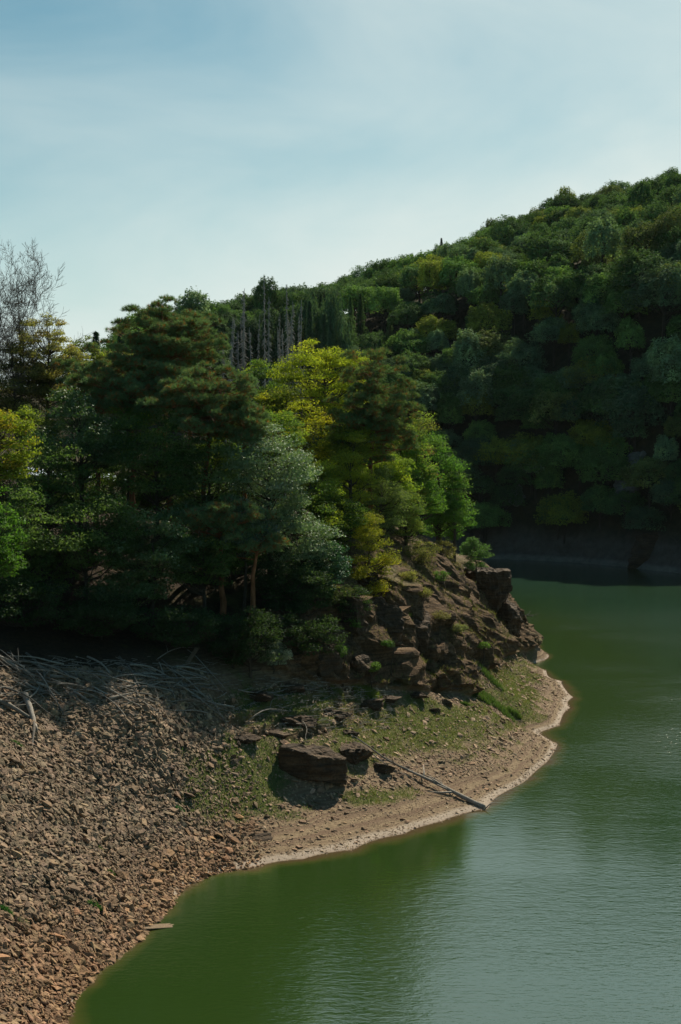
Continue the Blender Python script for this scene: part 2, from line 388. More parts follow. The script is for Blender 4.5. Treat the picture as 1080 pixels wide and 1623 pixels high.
PV = V.reshape(X.shape + (3,)); _nn = norm(np.cross(np.gradient(PV, axis=1), np.gradient(PV, axis=0))); NZ = _nn[..., 2]
SU, SV_ = proj(PV)
def surf(u, v, rad=2.5):
    k = (np.abs(SU - u) < rad) & (np.abs(SV_ - v) < rad) & (Z > -1)
    if not k.any(): return surf(u, v, rad * 1.6)
    c = PV[k]; return c[np.argmin(c[:, 1])]
def ground_mat():
    m, nt = newmat('ground'); L = nt.links.new
    geo = N(nt, 'ShaderNodeNewGeometry'); pos = geo.outputs['Position']
    A = lambda n: N(nt, 'ShaderNodeAttribute', attribute_name=n).outputs['Fac']
    n1 = noise(nt, .35, 6, .6, pos); n2 = noise(nt, 3, 6, .65, pos); n3 = noise(nt, 12, 3, .6, pos)
    sep = N(nt, 'ShaderNodeSeparateXYZ'); L(pos, sep.inputs[0]); z = sep.outputs['Z']
    beach = mixc(nt, mrange(nt, n2, .35, .65), (.17, .125, .075), (.29, .22, .14))
    beach = mixc(nt, mrange(nt, n3, .5, .7), beach, (.20, .13, .085))
    # old waterlines: bands that follow the contours
    cb = N(nt, 'ShaderNodeTexNoise', noise_dimensions='1D'); L(math_n(nt, 'MULTIPLY', math_n(nt, 'ADD', z, math_n(nt, 'MULTIPLY', n1, .35)), 7), cb.inputs['W']); cb.inputs['Scale'].default_value = 1; cb.inputs['Detail'].default_value = 3
    beach = mixc(nt, mrange(nt, cb.outputs[0], .44, .56, 0, .75), beach, (.15, .095, .065))
    zn = math_n(nt, 'ADD', z, math_n(nt, 'MULTIPLY', n2, .10))
    pale = mrange(nt, zn, .30, .2)
    palem = math_n(nt, 'MULTIPLY', pale, mrange(nt, zn, .03, .09), True)
    beach = mixc(nt, math_n(nt, 'MULTIPLY', palem, .75), beach, (.42, .35, .285))
    scree = mixc(nt, mrange(nt, n2, .3, .7), (.11, .075, .05), (.17, .12, .085))
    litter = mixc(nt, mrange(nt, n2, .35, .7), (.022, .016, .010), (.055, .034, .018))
    rock = mixc(nt, mrange(nt, n2, .35, .7), (.075, .045, .024), (.21, .135, .075))
    mp = N(nt, 'ShaderNodeMapping'); mp.inputs['Rotation'].default_value = (R(-8), R(22), 0); mp.inputs['Scale'].default_value = (.2, .2, 3.2); L(pos, mp.inputs[0])
    ns = noise(nt, 1.2, 6, .65, mp.outputs[0])
    rock = mixc(nt, mrange(nt, ns, .45, .62, 0, .75), rock, (.05, .032, .02))
    grass = mixc(nt, mrange(nt, n2, .3, .7), (.085, .105, .03), (.15, .15, .05))
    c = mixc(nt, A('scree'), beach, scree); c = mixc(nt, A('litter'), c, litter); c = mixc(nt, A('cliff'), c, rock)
    gm = math_n(nt, 'MULTIPLY', A('grass'), mrange(nt, n3, .3, .5, .35, 1.), True)
    c = mixc(nt, gm, c, grass)
    b = N(nt, 'ShaderNodeBsdfPrincipled'); L(c, b.inputs['Base Color']); b.inputs['Roughness'].default_value = .95; b.inputs['Specular IOR Level'].default_value = .15
    bp = N(nt, 'ShaderNodeBump'); bp.inputs['Strength'].default_value = .9; bp.inputs['Distance'].default_value = .15
    L(math_n(nt, 'ADD', math_n(nt, 'ADD', n2, math_n(nt, 'MULTIPLY', n3, .5)), math_n(nt, 'MULTIPLY', math_n(nt, 'MULTIPLY', ns, 4.), A('cliff'))), bp.inputs['Height']); L(bp.outputs[0], b.inputs['Normal'])
    o = N(nt, 'ShaderNodeOutputMaterial'); L(b.outputs[0], o.inputs[0]); return m
M_ground = ground_mat()
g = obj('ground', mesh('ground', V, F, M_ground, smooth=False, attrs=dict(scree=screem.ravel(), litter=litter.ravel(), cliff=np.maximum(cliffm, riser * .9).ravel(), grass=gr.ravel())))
tag(g, 'brown shore and wooded bank of the peninsula', None, None, 'structure')

from math import floor
def bil(arr, x, y):
    ix = np.clip(np.searchsorted(ys, y) - 1, 0, len(ys) - 2); jx = np.clip(np.searchsorted(xs, x) - 1, 0, len(xs) - 2)
    return arr[ix, jx]

# far land sheet
xf = np.arange(-420, 461, 4.0); yf = np.arange(262, 900, 4.0)
yf = np.concatenate([[262.0], np.arange(264, 900, 4.0)])
Xf, Yf, Zf, Ff = grid_terrain(xf, yf, h)
# match heights at the seam with the near sheet: drop a skirt where only the far sheet exists
def hill_mat():
    m, nt = newmat('hillside'); L = nt.links.new
    geo = N(nt, 'ShaderNodeNewGeometry'); pos = geo.outputs['Position']
    n1 = noise(nt, .05, 6, .6, pos); n2 = noise(nt, .5, 6, .65, pos)
    sep = N(nt, 'ShaderNodeSeparateXYZ'); L(pos, sep.inputs[0]); z = math_n(nt, 'ADD', sep.outputs['Z'], math_n(nt, 'MULTIPLY', n1, 4.))
    floor_ = mixc(nt, mrange(nt, n2, .35, .65), (.03, .03, .015), (.06, .05, .025))
    bank = mixc(nt, mrange(nt, n2, .35, .65), (.09, .075, .06), (.15, .125, .10))
    pale = mixc(nt, mrange(nt, n2, .4, .6), (.26, .24, .21), (.38, .35, .31))
    c = mixc(nt, mrange(nt, z, 7, 11), bank, floor_)
    c = mixc(nt, mrange(nt, sep.outputs['Z'], 1.5, .9, 0, .35), c, pale)
    b = N(nt, 'ShaderNodeBsdfPrincipled'); L(c, b.inputs['Base Color']); b.inputs['Roughness'].default_value = .95; b.inputs['Specular IOR Level'].default_value = .1
    bp = N(nt, 'ShaderNodeBump'); bp.inputs['Distance'].default_value = 1.2; L(n2, bp.inputs['Height']); L(bp.outputs[0], b.inputs['Normal'])
    o = N(nt, 'ShaderNodeOutputMaterial'); L(b.outputs[0], o.inputs[0]); return m
# rough up the bare bank at the foot of the hill
Pf = np.stack([Xf, Yf, Zf], -1)
Zf2 = Zf + ridged(Pf / 14, 4, 91) * 2.2 * sstep(1.2, 6, Zf) * (1 - sstep(30, 60, Zf))
o = obj('hillside', mesh('hillside', np.stack([Xf, Yf, Zf2], -1).reshape(-1, 3), Ff, hill_mat(), smooth=True)); tag(o, 'steep wooded hillside across the water', None, None, 'structure')

# ------------------------------------------------------------------ water
def water():
    wx = np.concatenate([np.arange(-60, 60, .7), np.arange(60, 420, 8)]); wx = np.concatenate([np.arange(-420, -60, 8), wx])
    wy = np.concatenate([np.arange(-40, 50, 6), np.arange(50, 250, .9), np.arange(250, 420, 5)])
    Xw, Yw = np.meshgrid(wx, wy)
    i = np.arange(len(wx) - 1)[None] + (np.arange(len(wy) - 1) * len(wx))[:, None]; i = i.ravel()
    Fw = np.stack([i, i + 1, i + len(wx) + 1, i + len(wx)], 1)
    dep = -h0(Xw, Yw)
    me = mesh('water', np.stack([Xw, Yw, np.zeros_like(Xw)], -1).reshape(-1, 3), Fw, None, smooth=True, attrs=dict(depth=dep.ravel()))
    m, nt = newmat('water'); L = nt.links.new
    geo = N(nt, 'ShaderNodeNewGeometry'); pos = geo.outputs['Position']
    dp = N(nt, 'ShaderNodeAttribute', attribute_name='depth').outputs['Fac']
    nL = noise(nt, .035, 3, .5, pos); nM = noise(nt, .3, 4, .6, pos)
    deep = mixc(nt, mrange(nt, dp, 3.5, 9.0), (.021, .046, .009), (.021, .054, .031))
    dpn = math_n(nt, 'ADD', dp, math_n(nt, 'MULTIPLY', math_n(nt, 'SUBTRACT', nM, .5), .9))
    c = mixc(nt, mrange(nt, dpn, .55, .12), deep, (.065, .07, .018))
    c = mixc(nt, mrange(nt, dpn, .26, .0), c, (.085, .058, .03))
    # ripples
    mp = N(nt, 'ShaderNodeMapping'); mp.inputs['Scale'].default_value = (.55, 1.25, 1); mp.inputs['Rotation'].default_value = (0, 0, R(12)); L(pos, mp.inputs[0])
    r1 = noise(nt, 2.6, 3, .6, mp.outputs[0], .3); r2 = noise(nt, .8, 2, .5, mp.outputs[0], .4)
    hgt = math_n(nt, 'ADD', r1, math_n(nt, 'MULTIPLY', r2, .9))
    # wind: calm by the shore and in a few slicks, rippled in the open
    mp2 = N(nt, 'ShaderNodeMapping'); mp2.inputs['Scale'].default_value = (.55, .8, 1); mp2.inputs['Rotation'].default_value = (0, 0, R(-25)); L(pos, mp2.inputs[0])
    wnd = noise(nt, .05, 4, .55, mp2.outputs[0], .6)
    sy = N(nt, 'ShaderNodeSeparateXYZ'); L(pos, sy.inputs[0]); ywob = math_n(nt, 'ADD', sy.outputs['Y'], math_n(nt, 'MULTIPLY', wnd, 40.))
    gust = math_n(nt, 'MULTIPLY', mrange(nt, ywob, 120, 170), mrange(nt, ywob, 285, 262))     # breeze across the middle reach, calm under the far hill
    strength = math_n(nt, 'MULTIPLY', mrange(nt, wnd, .38, .6, .3, 1.), mrange(nt, dp, .3, 4, .35, 1.))
    strength = math_n(nt, 'MULTIPLY', strength, math_n(nt, 'ADD', .4, math_n(nt, 'MULTIPLY', gust, .35)))
    b = N(nt, 'ShaderNodeBsdfPrincipled'); L(c, b.inputs['Base Color']); b.inputs['IOR'].default_value = 1.8
    L(math_n(nt, 'ADD', .07, math_n(nt, 'MULTIPLY', gust, .04)), b.inputs['Roughness']); b.inputs['Specular IOR Level'].default_value = 1.0
    bp = N(nt, 'ShaderNodeBump'); bp.inputs['Distance'].default_value = .085; L(strength, bp.inputs['Strength']); L(hgt, bp.inputs['Height']); L(bp.outputs[0], b.inputs['Normal'])
    o = N(nt, 'ShaderNodeOutputMaterial'); L(b.outputs[0], o.inputs[0])
    me.materials.append(m)
    w = obj('water', me); tag(w, 'green reservoir water', None, None, 'structure')
water()

# ------------------------------------------------------------------ foliage
def leaves(C, Nn, size, asp=.6, r=rng):
    """rhombic leaves at C with normals Nn"""
    m = len(C); Nn = norm(Nn); a = norm(np.cross(Nn, r.normal(size=(m, 3)))); b = np.cross(Nn, a)
    s = size * r.uniform(.6, 1.3, (m, 1)); w = s * asp
    V = np.stack([C - a * s * .5, C + b * w * .5 + Nn * s * .06, C + a * s * .5, C - b * w * .5 + Nn * s * .06], 1).reshape(-1, 3)
    return V, np.arange(m * 4).reshape(-1, 4)
def needles(C, D, length, width, r=rng):
    m = len(C); D = norm(D); b = norm(np.cross(D, r.normal(size=(m, 3))))
    s = length * r.uniform(.7, 1.2, (m, 1))
    V = np.stack([C - b * width * .5, C + b * width * .5, C + D * s], 1).reshape(-1, 3)
    return V, np.arange(m * 3).reshape(-1, 3)
def colors(m, base, var, r, clump=None, alt=None, altp=0.0):
    base = np.array(base, float)
    c = np.tile(base, (m, 1))
    if alt is not None and altp > 0:
        w = r.random(m) < altp * .3 if clump is None else np.maximum(np.clip((clump - (1 - altp * 1.2)) * 3, 0, .85), (r.random(m) < altp * .25) * .9)
        c = c + (np.array(alt) - c) * np.asarray(w, float)[:, None]
    return c * r.uniform(1 - var, 1 + var, (m, 1)) * r.uniform(.94, 1.06, (m, 3))
def crown_clumps(n, rx, ry, rz, r, shape='round', fill=.28):
    d = norm(r.normal(size=(n, 3))); rad = r.random(n) ** fill
    if shape == 'round':
        c = d * rad[:, None]; c[:, 2] = np.where(c[:, 2] < 0, c[:, 2] * .8, c[:, 2])
        wob = 1 + .22 * vnoise(d * 1.7 + r.uniform(0, 90, 3), 5); c = c * wob[:, None]
    elif shape == 'cone':
        t = r.random(n) ** .8; a = r.random(n) * 2 * np.pi; q = (1 - t) * (r.random(n) ** .4) * .95 + .04
        c = np.stack([np.cos(a) * q, np.sin(a) * q, t * 2 - 1], 1)
    elif shape == 'column':
        c = d * rad[:, None]; c[:, :2] *= (1 - .35 * np.clip(c[:, 2:3], 0, 1))
    elif shape == 'flat':      # umbrella of a pine: layers wider in the middle-top
        c = d * (rad * (1 + .45 * vnoise(d * 2.2 + r.uniform(0, 90, 3), 8)))[:, None]
        c[:, :2] *= 1.1
    return c * np.array([rx, ry, rz])
def build_broad(r, rx, rz, zc, n_cl=46, n_lf=14000, lsize=.24, rc=None, base=(.05, .09, .02), alt=None, altp=0, var=.18, shape='round',
                trunk_r=.25, lean=(0, 0), up=.5, sparse=1.0, twig=True, fill=.28, flat=.62):
    """crown centre at (lean, zc), tree base at origin; returns crown and trunk arrays"""
    rc = rc or .30 * (rx + rz) / 2
    cc = crown_clumps(n_cl, rx - rc * .5, rx - rc * .5, rz - rc * .4, r, shape, fill); cc += np.array([lean[0], lean[1], zc])
    cs = rc * r.uniform(.65, 1.25, n_cl)
    w = cs ** 2; idx = r.choice(n_cl, n_lf, p=w / w.sum())
    d = norm(r.normal(size=(n_lf, 3))); d[:, 2] = np.where(d[:, 2] < -.2, d[:, 2] * .4, d[:, 2])
    rad = r.random(n_lf) ** .38
    bump = 1 + .35 * vnoise(d * 2.6 + cc[idx] * 3.1, 3)
    C = cc[idx] + d * (rad * bump)[:, None] * cs[idx][:, None] * np.array([1, 1, flat])
    Nn = d * .55 + np.array([0, 0, up]) + r.normal(size=(n_lf, 3)) * .55
    LV, LF = leaves(C, Nn, lsize, .62, r)
    clb = r.uniform(0, 1, n_cl)
    col = colors(n_lf, base, var, r, clb[idx], alt, altp) * (.86 + .28 * clb[idx])[:, None]
    # wood
    top = zc + rz * .25; segs = []
    nT = 7; tz = np.linspace(-.4, top, nT); wob = np.cumsum(r.normal(0, .10, (nT, 2)), 0)
    tp = np.stack([wob[:, 0] + lean[0] * np.clip(tz / zc, 0, 1) ** 1.5, wob[:, 1] + lean[1] * np.clip(tz / zc, 0, 1) ** 1.5, tz], 1); tr = trunk_r * np.linspace(1.15, .35, nT)
    TV = [path_tube(tp, tr, 7)]
    p0, p1, a0, a1 = [], [], [], []
    for k in range(n_cl):
        c = cc[k]; hz = max(.15 * zc, min(c[2] - .5 * np.hypot(c[0] - lean[0], c[1] - lean[1]) - .3, top * .97)); j = np.interp(hz, tz, np.arange(nT)); j0 = int(min(j, nT - 2))
        s = tp[j0] + (tp[j0 + 1] - tp[j0]) * (j - j0); rr = np.interp(hz, tz, tr) * .45
        mid = (s + c) / 2 + np.array([0, 0, -.08 * np.linalg.norm(c - s)]) + r.normal(0, .15, 3)
        p0 += [s, mid]; p1 += [mid, c]; a0 += [rr, rr * .65]; a1 += [rr * .65, rr * .25]
        if twig:
            for _ in range(3):
                e = c + norm(r.normal(size=3)) * cs[k] * .8; p0.append(mid + (c - mid) * r.uniform(.3, .9)); p1.append(e); a0.append(rr * .3); a1.append(rr * .08)
    TV.append(tubes(p0, p1, a0, a1, 5)); WV, WF = join(TV)
    return (LV, LF, col), (WV, WF)
def build_dome(r, R, H, n, lsize, narrow=1.0):
    """a closed woodland crown: lobed dome, leaves in a thin shell"""
    d = norm(r.normal(size=(n, 3)) * [1, 1, 1]); d[:, 2] = np.where(d[:, 2] < -.25, -d[:, 2], d[:, 2]); o = r.uniform(0, 90, 3)
    lob = 1 - np.abs(vnoise(d * 2.1 + o, 3)) * .5 + (.16 - np.abs(vnoise(d * 4.7 + o, 4)) * .30) + fbm(d * 1.1 + o, 2, 5) * .34 + vnoise(d * 10 + o, 6) * .07
    sh = 1.04 - (r.random(n) ** 1.6) * .26
    C = d * (lob * sh)[:, None] * np.array([R * narrow, R * narrow, R * .98 / narrow]) + [0, 0, H - R * .98 / narrow]
    Nn = d * .7 + [0, 0, .8] + r.normal(size=(n, 3)) * .62
    LV, LF = leaves(C, Nn, lsize, .65, r)
    patch = vnoise(d * 2.4 + o + 5, 9); col = np.ones((n, 3)) * (1 + .35 * patch[:, None]) * r.uniform(.72, 1.28, (n, 1)) * (1 + np.clip(patch, 0, 1)[:, None] * np.array([.25, .12, -.1]))
    k = 26; e = d[:k] * (lob[:k] * .85)[:, None] * np.array([R * narrow, R * narrow, R * .98 / narrow]) + [0, 0, H - R * .98 / narrow]; s0 = np.stack([0 * e[:, 0], 0 * e[:, 0], np.clip(e[:, 2] - R * .6, H * .25, H * .8)], 1)
    W_ = join([path_tube(np.array([[0, 0, -1.5], [.1, 0, H * .3], [0, .1, H * .6], [0, 0, H * .85]]), np.array([.32, .26, .18, .06]), 6), tubes(s0, e, np.full(k, .11), np.full(k, .03), 4)])
    return (LV, LF, col), W_
def build_pine(r, rx, rz, zc, n_cl=60, n_nd=42000, rc=.95, base=(.135, .205, .085), trunk_r=.3, alt=(.32, .16, .05), altp=.17, lean=(0, 0), nlen=.34, nw=.05, shape='flat', flat=.5):
    cc = crown_clumps(n_cl, rx - rc * .3, rx - rc * .3, rz, r, shape, .4) + np.array([lean[0], lean[1], zc]); cs = rc * r.uniform(.6, 1.25, n_cl)
    # tufts on each clump, needles on each tuft
    nt_ = n_nd // 14; w = cs ** 2; idx = r.choice(n_cl, nt_, p=w / w.sum()); d = norm(r.normal(size=(nt_, 3)))
    d[:, 2] = np.abs(d[:, 2]) * 1.2 - .35
    T = cc[idx] + d * (r.random(nt_) ** .45)[:, None] * cs[idx][:, None] * np.array([1, 1, flat])
    k = np.repeat(np.arange(nt_), 14)
    D = r.normal(size=(len(k), 3)) * .75 + np.array([0, 0, .55]) + d[k] * .6
    NV, NF = needles(T[k] + r.normal(0, .05, (len(k), 3)), D, nlen, nw, r)
    # the inside of a clump carries browned needles
    inner = (np.linalg.norm((T - cc[idx]) / cs[idx][:, None] * np.array([1, 1, 1 / flat]), axis=1) < .55)
    col = np.tile(np.array(base), (nt_, 1)) * r.uniform(.7, 1.35, (nt_, 1)) * r.uniform(.95, 1.05, (nt_, 3))
    b = (r.random(nt_) < np.where(inner, altp * 3.2, altp * .4)); col[b] = np.array(alt) * r.uniform(.5, 1.2, (b.sum(), 1))
    colf = col[k]
    top = zc + rz * .7; nT = 8; tz = np.linspace(-.4, top, nT); wob = np.cumsum(r.normal(0, .16, (nT, 2)), 0)
    tp = np.stack([wob[:, 0] + lean[0] * np.clip(tz / zc, 0, 1), wob[:, 1] + lean[1] * np.clip(tz / zc, 0, 1), tz], 1); tr = trunk_r * np.linspace(1.15, .25, nT)
    TV = [path_tube(tp, tr, 8)]; p0, p1, a0, a1 = [], [], [], []
    for q in range(n_cl):
        c = cc[q] - [0, 0, .15]; dist = np.hypot(c[0] - lean[0], c[1] - lean[1]); hz = np.clip(c[2] - .25 * dist, zc - rz * 1.3, top * .98)
        j = np.interp(hz, tz, np.arange(nT)); j0 = int(min(j, nT - 2)); s = tp[j0] + (tp[j0 + 1] - tp[j0]) * (j - j0); rr = np.interp(hz, tz, tr) * .42
        m1 = s + (c - s) * .4 + [0, 0, .10 * dist] + r.normal(0, .22, 3); m2 = s + (c - s) * .72 + r.normal(0, .22, 3)
        for A_, B_, q0, q1 in ((s, m1, 1, .75), (m1, m2, .75, .5), (m2, c, .5, .25)): p0.append(A_); p1.append(B_); a0.append(rr * q0); a1.append(rr * q1)
        for _ in range(5):
            p0.append(m2 + (c - m2) * r.uniform(-.3, 1)); p1.append(c + norm(r.normal(size=3)) * cs[q] * .85 * [1, 1, .4]); a0.append(rr * .28); a1.append(rr * .08)
    TV.append(tubes(p0, p1, a0, a1, 5)); return (NV, NF, colf), join(TV)
def build_spruce(r, H, Rr, n=16000, base=(.022, .045, .025), trunk_r=.22):
    t = r.random(n) ** .75; nl = 34; t = (np.floor(t * nl) + r.uniform(0, .8, n)) / nl; a = r.random(n) * 2 * np.pi
    lv = np.floor(t * nl); q = Rr * (1 - t) ** .8 * (r.random(n) ** .5) * (.72 + .5 * vnoise(np.stack([np.cos(a) * 1.6, np.sin(a) * 1.6, lv * 1.7], 1), 4))
    C = np.stack([np.cos(a) * q, np.sin(a) * q, H * (.08 + .92 * t) - q * .35], 1)
    D = np.stack([np.cos(a), np.sin(a), -.3 + 0 * a], 1) + r.normal(0, .35, (n, 3))
    s = min(H * .03, .3)
    V_, F_ = needles(C, D, s * 1.5, s * .45, r)
    col = np.tile(base, (n, 1)) * r.uniform(.6, 1.4, (n, 1))
    return (V_, F_, col), path_tube(np.array([[0, 0, -.3], [0, 0, H * .5], [0, 0, H * .99]]), np.array([trunk_r, trunk_r * .6, .03]), 6)
def bare_branches(r, H, n1=13, spread=.42, tr=.2, depth=4, start=.25, droop=0.0):
    p0, p1, a0, a1 = [], [], [], []
    def grow(p, d, L_, rad, dep):
        steps = 3; q = p
        for s in range(steps):
            d2 = norm(d + r.normal(0, .10, 3) + np.array([0, 0, .08 - droop])); e = q + d2 * L_ / steps; ra, rb = rad * (1 - s / steps * .5), rad * (1 - (s + 1) / steps * .5)
            p0.append(q); p1.append(e); a0.append(ra); a1.append(rb)
            if dep > 0:
                for _ in range(2 if dep > 1 else 3):
                    w = norm(np.cross(d2, r.normal(size=3))); grow(e, norm(d2 * .8 + w * .65), L_ * r.uniform(.38, .6), rb * .55, dep - 1)
            q, d = e, d2
    nT = 9; tz = np.linspace(0, H * .8, nT); wob = np.cumsum(r.normal(0, .12, (nT, 2)), 0); tp = np.concatenate([wob, tz[:, None]], 1)
    for k in range(nT - 1): p0.append(tp[k]); p1.append(tp[k + 1]); a0.append(tr * (1 - .8 * k / nT)); a1.append(tr * (1 - .8 * (k + 1) / nT))
    for k in range(n1):
        t = start + (1 - start) * k / (n1 - 1); j = t * (nT - 1.01); s = tp[int(j)] + (tp[int(j) + 1] - tp[int(j)]) * (j % 1)
        a = k * 2.4 + r.uniform(-.4, .4); w = np.array([math.cos(a), math.sin(a), 0]); grow(s, norm(w * spread + [0, 0, .75]), H * .30 * (1.15 - .5 * t), tr * .35 * (1.1 - .6 * t), depth - 1)
    return np.array(p0), np.array(p1), np.maximum(a0, .012), np.maximum(a1, .009)

def tree_obj(name, loc, crown, wood, lm, bm, label, cat='tree', group=None, color=(1, 1, 1), crown_name='crown', trunk_name='trunk'):
    t = empty(name, loc, label, cat, group)
    w = obj(trunk_name, mesh(name + '_trunk', wood[0], wood[1], bm, smooth=True), t)
    if crown is not None:
        c = obj(crown_name, mesh(name + '_crown', crown[0], crown[1], lm, crown[2]), t); c.color = (*color, 1)
    return t
def place(u, vt, vb, wpx, Yd, dx=0):
    """crown box from the picture: base point, half width, half height, crown centre height above the base"""
    pt, pb = P(u, vt, Yd), P(u, vb, Yd); x = pt[0] + dx; zg = float(h(np.array(x), np.array(float(Yd))))
    hw = wpx / FPX * Yd / 2; return np.array([x, Yd, zg]), hw, (pt[2] - pb[2]) / 2, (pt[2] + pb[2]) / 2 - zg
SEED = [100]
def nb(u, vt, vb, wpx, Yd, name, label, base, alt=None, altp=0, lm=None, bm=None, dx=0, cat='tree', group=None, nlf=None, dens=1.0, **kw):
    SEED[0] += 1; r = np.random.default_rng(SEED[0])
    loc, rx, rz, zc = place(u, vt, vb, wpx, Yd, dx); ls = kw.pop('lsize', .23)
    area = 4 * math.pi * ((rx * rx * 2 + rx * rz * 2) / 4); n = nlf or int(np.clip(area * 62 * dens * (.23 / ls) ** 1.5, 1500, 60000))
    rc = kw.pop('rc', None) or float(np.clip(.30 * (rx + rz) / 2, .5, 1.7)); ncl = kw.pop('n_cl', int(np.clip(area / (rc * rc) * .42, 18, 150)))
    zc2 = max(zc, rz * .9)
    base = tuple(1.3 * q for q in base); alt = None if alt is None else tuple(1.2 * q for q in alt)
    cr, wd = build_broad(r, rx, rz, zc2, ncl, n, ls, rc, base, alt, altp, lean=(-dx, 0), trunk_r=max(.08, rz * .05), **kw)
    return tree_obj(name, loc, cr, wd, lm or M_leaf, bm or M_bark, label, cat, group)
def npine(u, vt, vb, wpx, Yd, label, dx=0, dens=1., **kw):
    SEED[0] += 1; r = np.random.default_rng(SEED[0]); loc, rx, rz, zc = place(u, vt, vb, wpx, Yd, dx)
    area = 4 * math.pi * ((rx * rx * 2 + rx * rz * 2) / 4); n = int(area * 330 * dens); ncl = kw.pop('n_cl', int(np.clip(area * .5, 30, 200)))
    cr, wd = build_pine(r, rx, rz, zc, ncl, n, lean=(-dx, 0), trunk_r=.28, **kw)
    return tree_obj('pine_tree', loc, cr, wd, M_needle, M_pinebark, label, 'pine tree')

G_ = (.065, .125, .025); GB = (.085, .18, .03); DK = (.022, .045, .016); YG = (.25, .29, .025); YE = (.38, .33, .02); OL = (.20, .19, .06); SV = (.13, .19, .09); OR = (.32, .20, .02)
# --- trees on the peninsula, back rows first
nb(74, 492, 660, 130, 150, 'broadleaf_tree', 'thin olive-brown tree just right of the bare tree', (.24, .23, .07), (.24, .18, .05), .3, dens=.75, lsize=.19, rc=.7)
nb(118, 550, 660, 120, 160, 'broadleaf_tree', 'pale olive tree sloping down beside the little spruces', (.12, .14, .05), (.18, .16, .06), .25, dens=.9, lsize=.2)
nb(30, 540, 690, 130, 148, 'broadleaf_tree', 'olive green tree under the bare tree at the left edge', (.07, .08, .025), OL, .4, dens=1., lsize=.2)
nb(175, 548, 660, 110, 178, 'broadleaf_tree', 'olive tree behind the left pine, below the small spruces', (.06, .075, .025), OL, .3)
for u, vt, w_, Yd, lb in ((152, 524, 42, 188, 'small dark spruce poking above the left trees, left of two'), (193, 520, 44, 186, 'small dark spruce touching the left side of the big pine')):
    SEED[0] += 1; r = np.random.default_rng(SEED[0]); loc, rx, rz, zc = place(u, vt, 640, w_, Yd)
    cr, wd = build_spruce(r, zc + rz, max(rx * 2.0, 3.2), 4200, (.04, .08, .045)); tree_obj('spruce_tree', loc, cr, wd, M_needle, M_bark, lb, 'spruce')
npine(262, 478, 590, 165, 143, 'tallest pine, its ragged top highest against the sky')
npine(300, 500, 610, 100, 156, 'pine behind the right shoulder of the tallest pine')
npine(215, 545, 680, 170, 141, 'broad blue-green pine below and left of the tallest pine')
npine(318, 575, 690, 170, 134, 'spreading pine with orange limbs in the middle of the left crowns')
npine(150, 560, 660, 120, 146, 'dark pine left of the broad blue-green pine')
npine(385, 640, 710, 110, 135, 'low flat pine bough cluster left of the yellow tree')
nb(400, 566, 700, 110, 174, 'broadleaf_tree', 'fresh green tree between the pines and the yellow tree', (.07, .125, .03), YG, .15)
nb(512, 532, 700, 160, 172, 'maple_tree', 'round yellow-green tree standing highest in the middle of the wood', YG, (.31, .31, .025), .3, rc=1.3)
nb(450, 590, 760, 110, 166, 'broadleaf_tree', 'yellow-green tree filling the dip left of the round yellow tree', (.10, .13, .02), YE, .2)
nb(478, 612, 800, 110, 160, 'birch_tree', 'airy yellow-leaved tree below the round yellow-green tree', (.24, .25, .02), YE, .3, dens=.55, lsize=.2)
nb(540, 640, 820, 110, 162, 'broadleaf_tree', 'green tree between the airy yellow tree and the tall straight pine', (.17, .22, .025), YG, .45)
npine(592, 552, 760, 150, 158, 'pine with a straight bare trunk right of the yellow trees', altp=.16, base=(.13, .19, .07), shape='round', flat=.5)
nb(640, 620, 860, 120, 174, 'broadleaf_tree', 'olive green tree behind the straight pine', (.15, .21, .035), (.14, .10, .03), .25)
nb(700, 668, 880, 90, 182, 'oak_tree', 'bright green tree at the right end of the wood above the cliff', GB, (.09, .14, .03), .3)
nb(722, 750, 880, 62, 180, 'oak_tree', 'green tree crown overhanging the cliff, lowest on the right', GB, (.09, .14, .03), .3)
nb(662, 720, 890, 100, 172, 'oak_tree', 'mid green tree left of the bright tree above the cliff', (.08, .16, .025), YG, .1)
nb(620, 730, 880, 90, 164, 'broadleaf_tree', 'green tree behind the willow bush', (.15, .22, .025), YG, .35)
nb(432, 668, 870, 150, 133, 'whitebeam_tree', 'silver-leaved tree, the tallest of the silvery ones', SV, (.14, .18, .12), .25, M_silver, lsize=.22)
nb(470, 770, 935, 130, 134, 'whitebeam_tree', 'silvery tree with branches hanging over the bank', SV, (.14, .18, .12), .2, M_silver, lsize=.2)
nb(385, 780, 900, 120, 129, 'whitebeam_tree', 'shaded silver-green tree left of the hanging silvery tree', (.05, .08, .045), (.10, .14, .09), .25, M_silver, lsize=.2)
nb(512, 870, 970, 96, 134, 'shrub', 'dark glossy green bush low on the bank under the silvery trees', (.035, .09, .035), None, 0, M_silver, cat='bush', lsize=.2)
npine(350, 790, 850, 130, 128, 'low pine spray hanging left of the silver trees', dens=.8)
npine(400, 835, 880, 90, 127, 'small pine spray under the shaded silver tree', dens=.8)
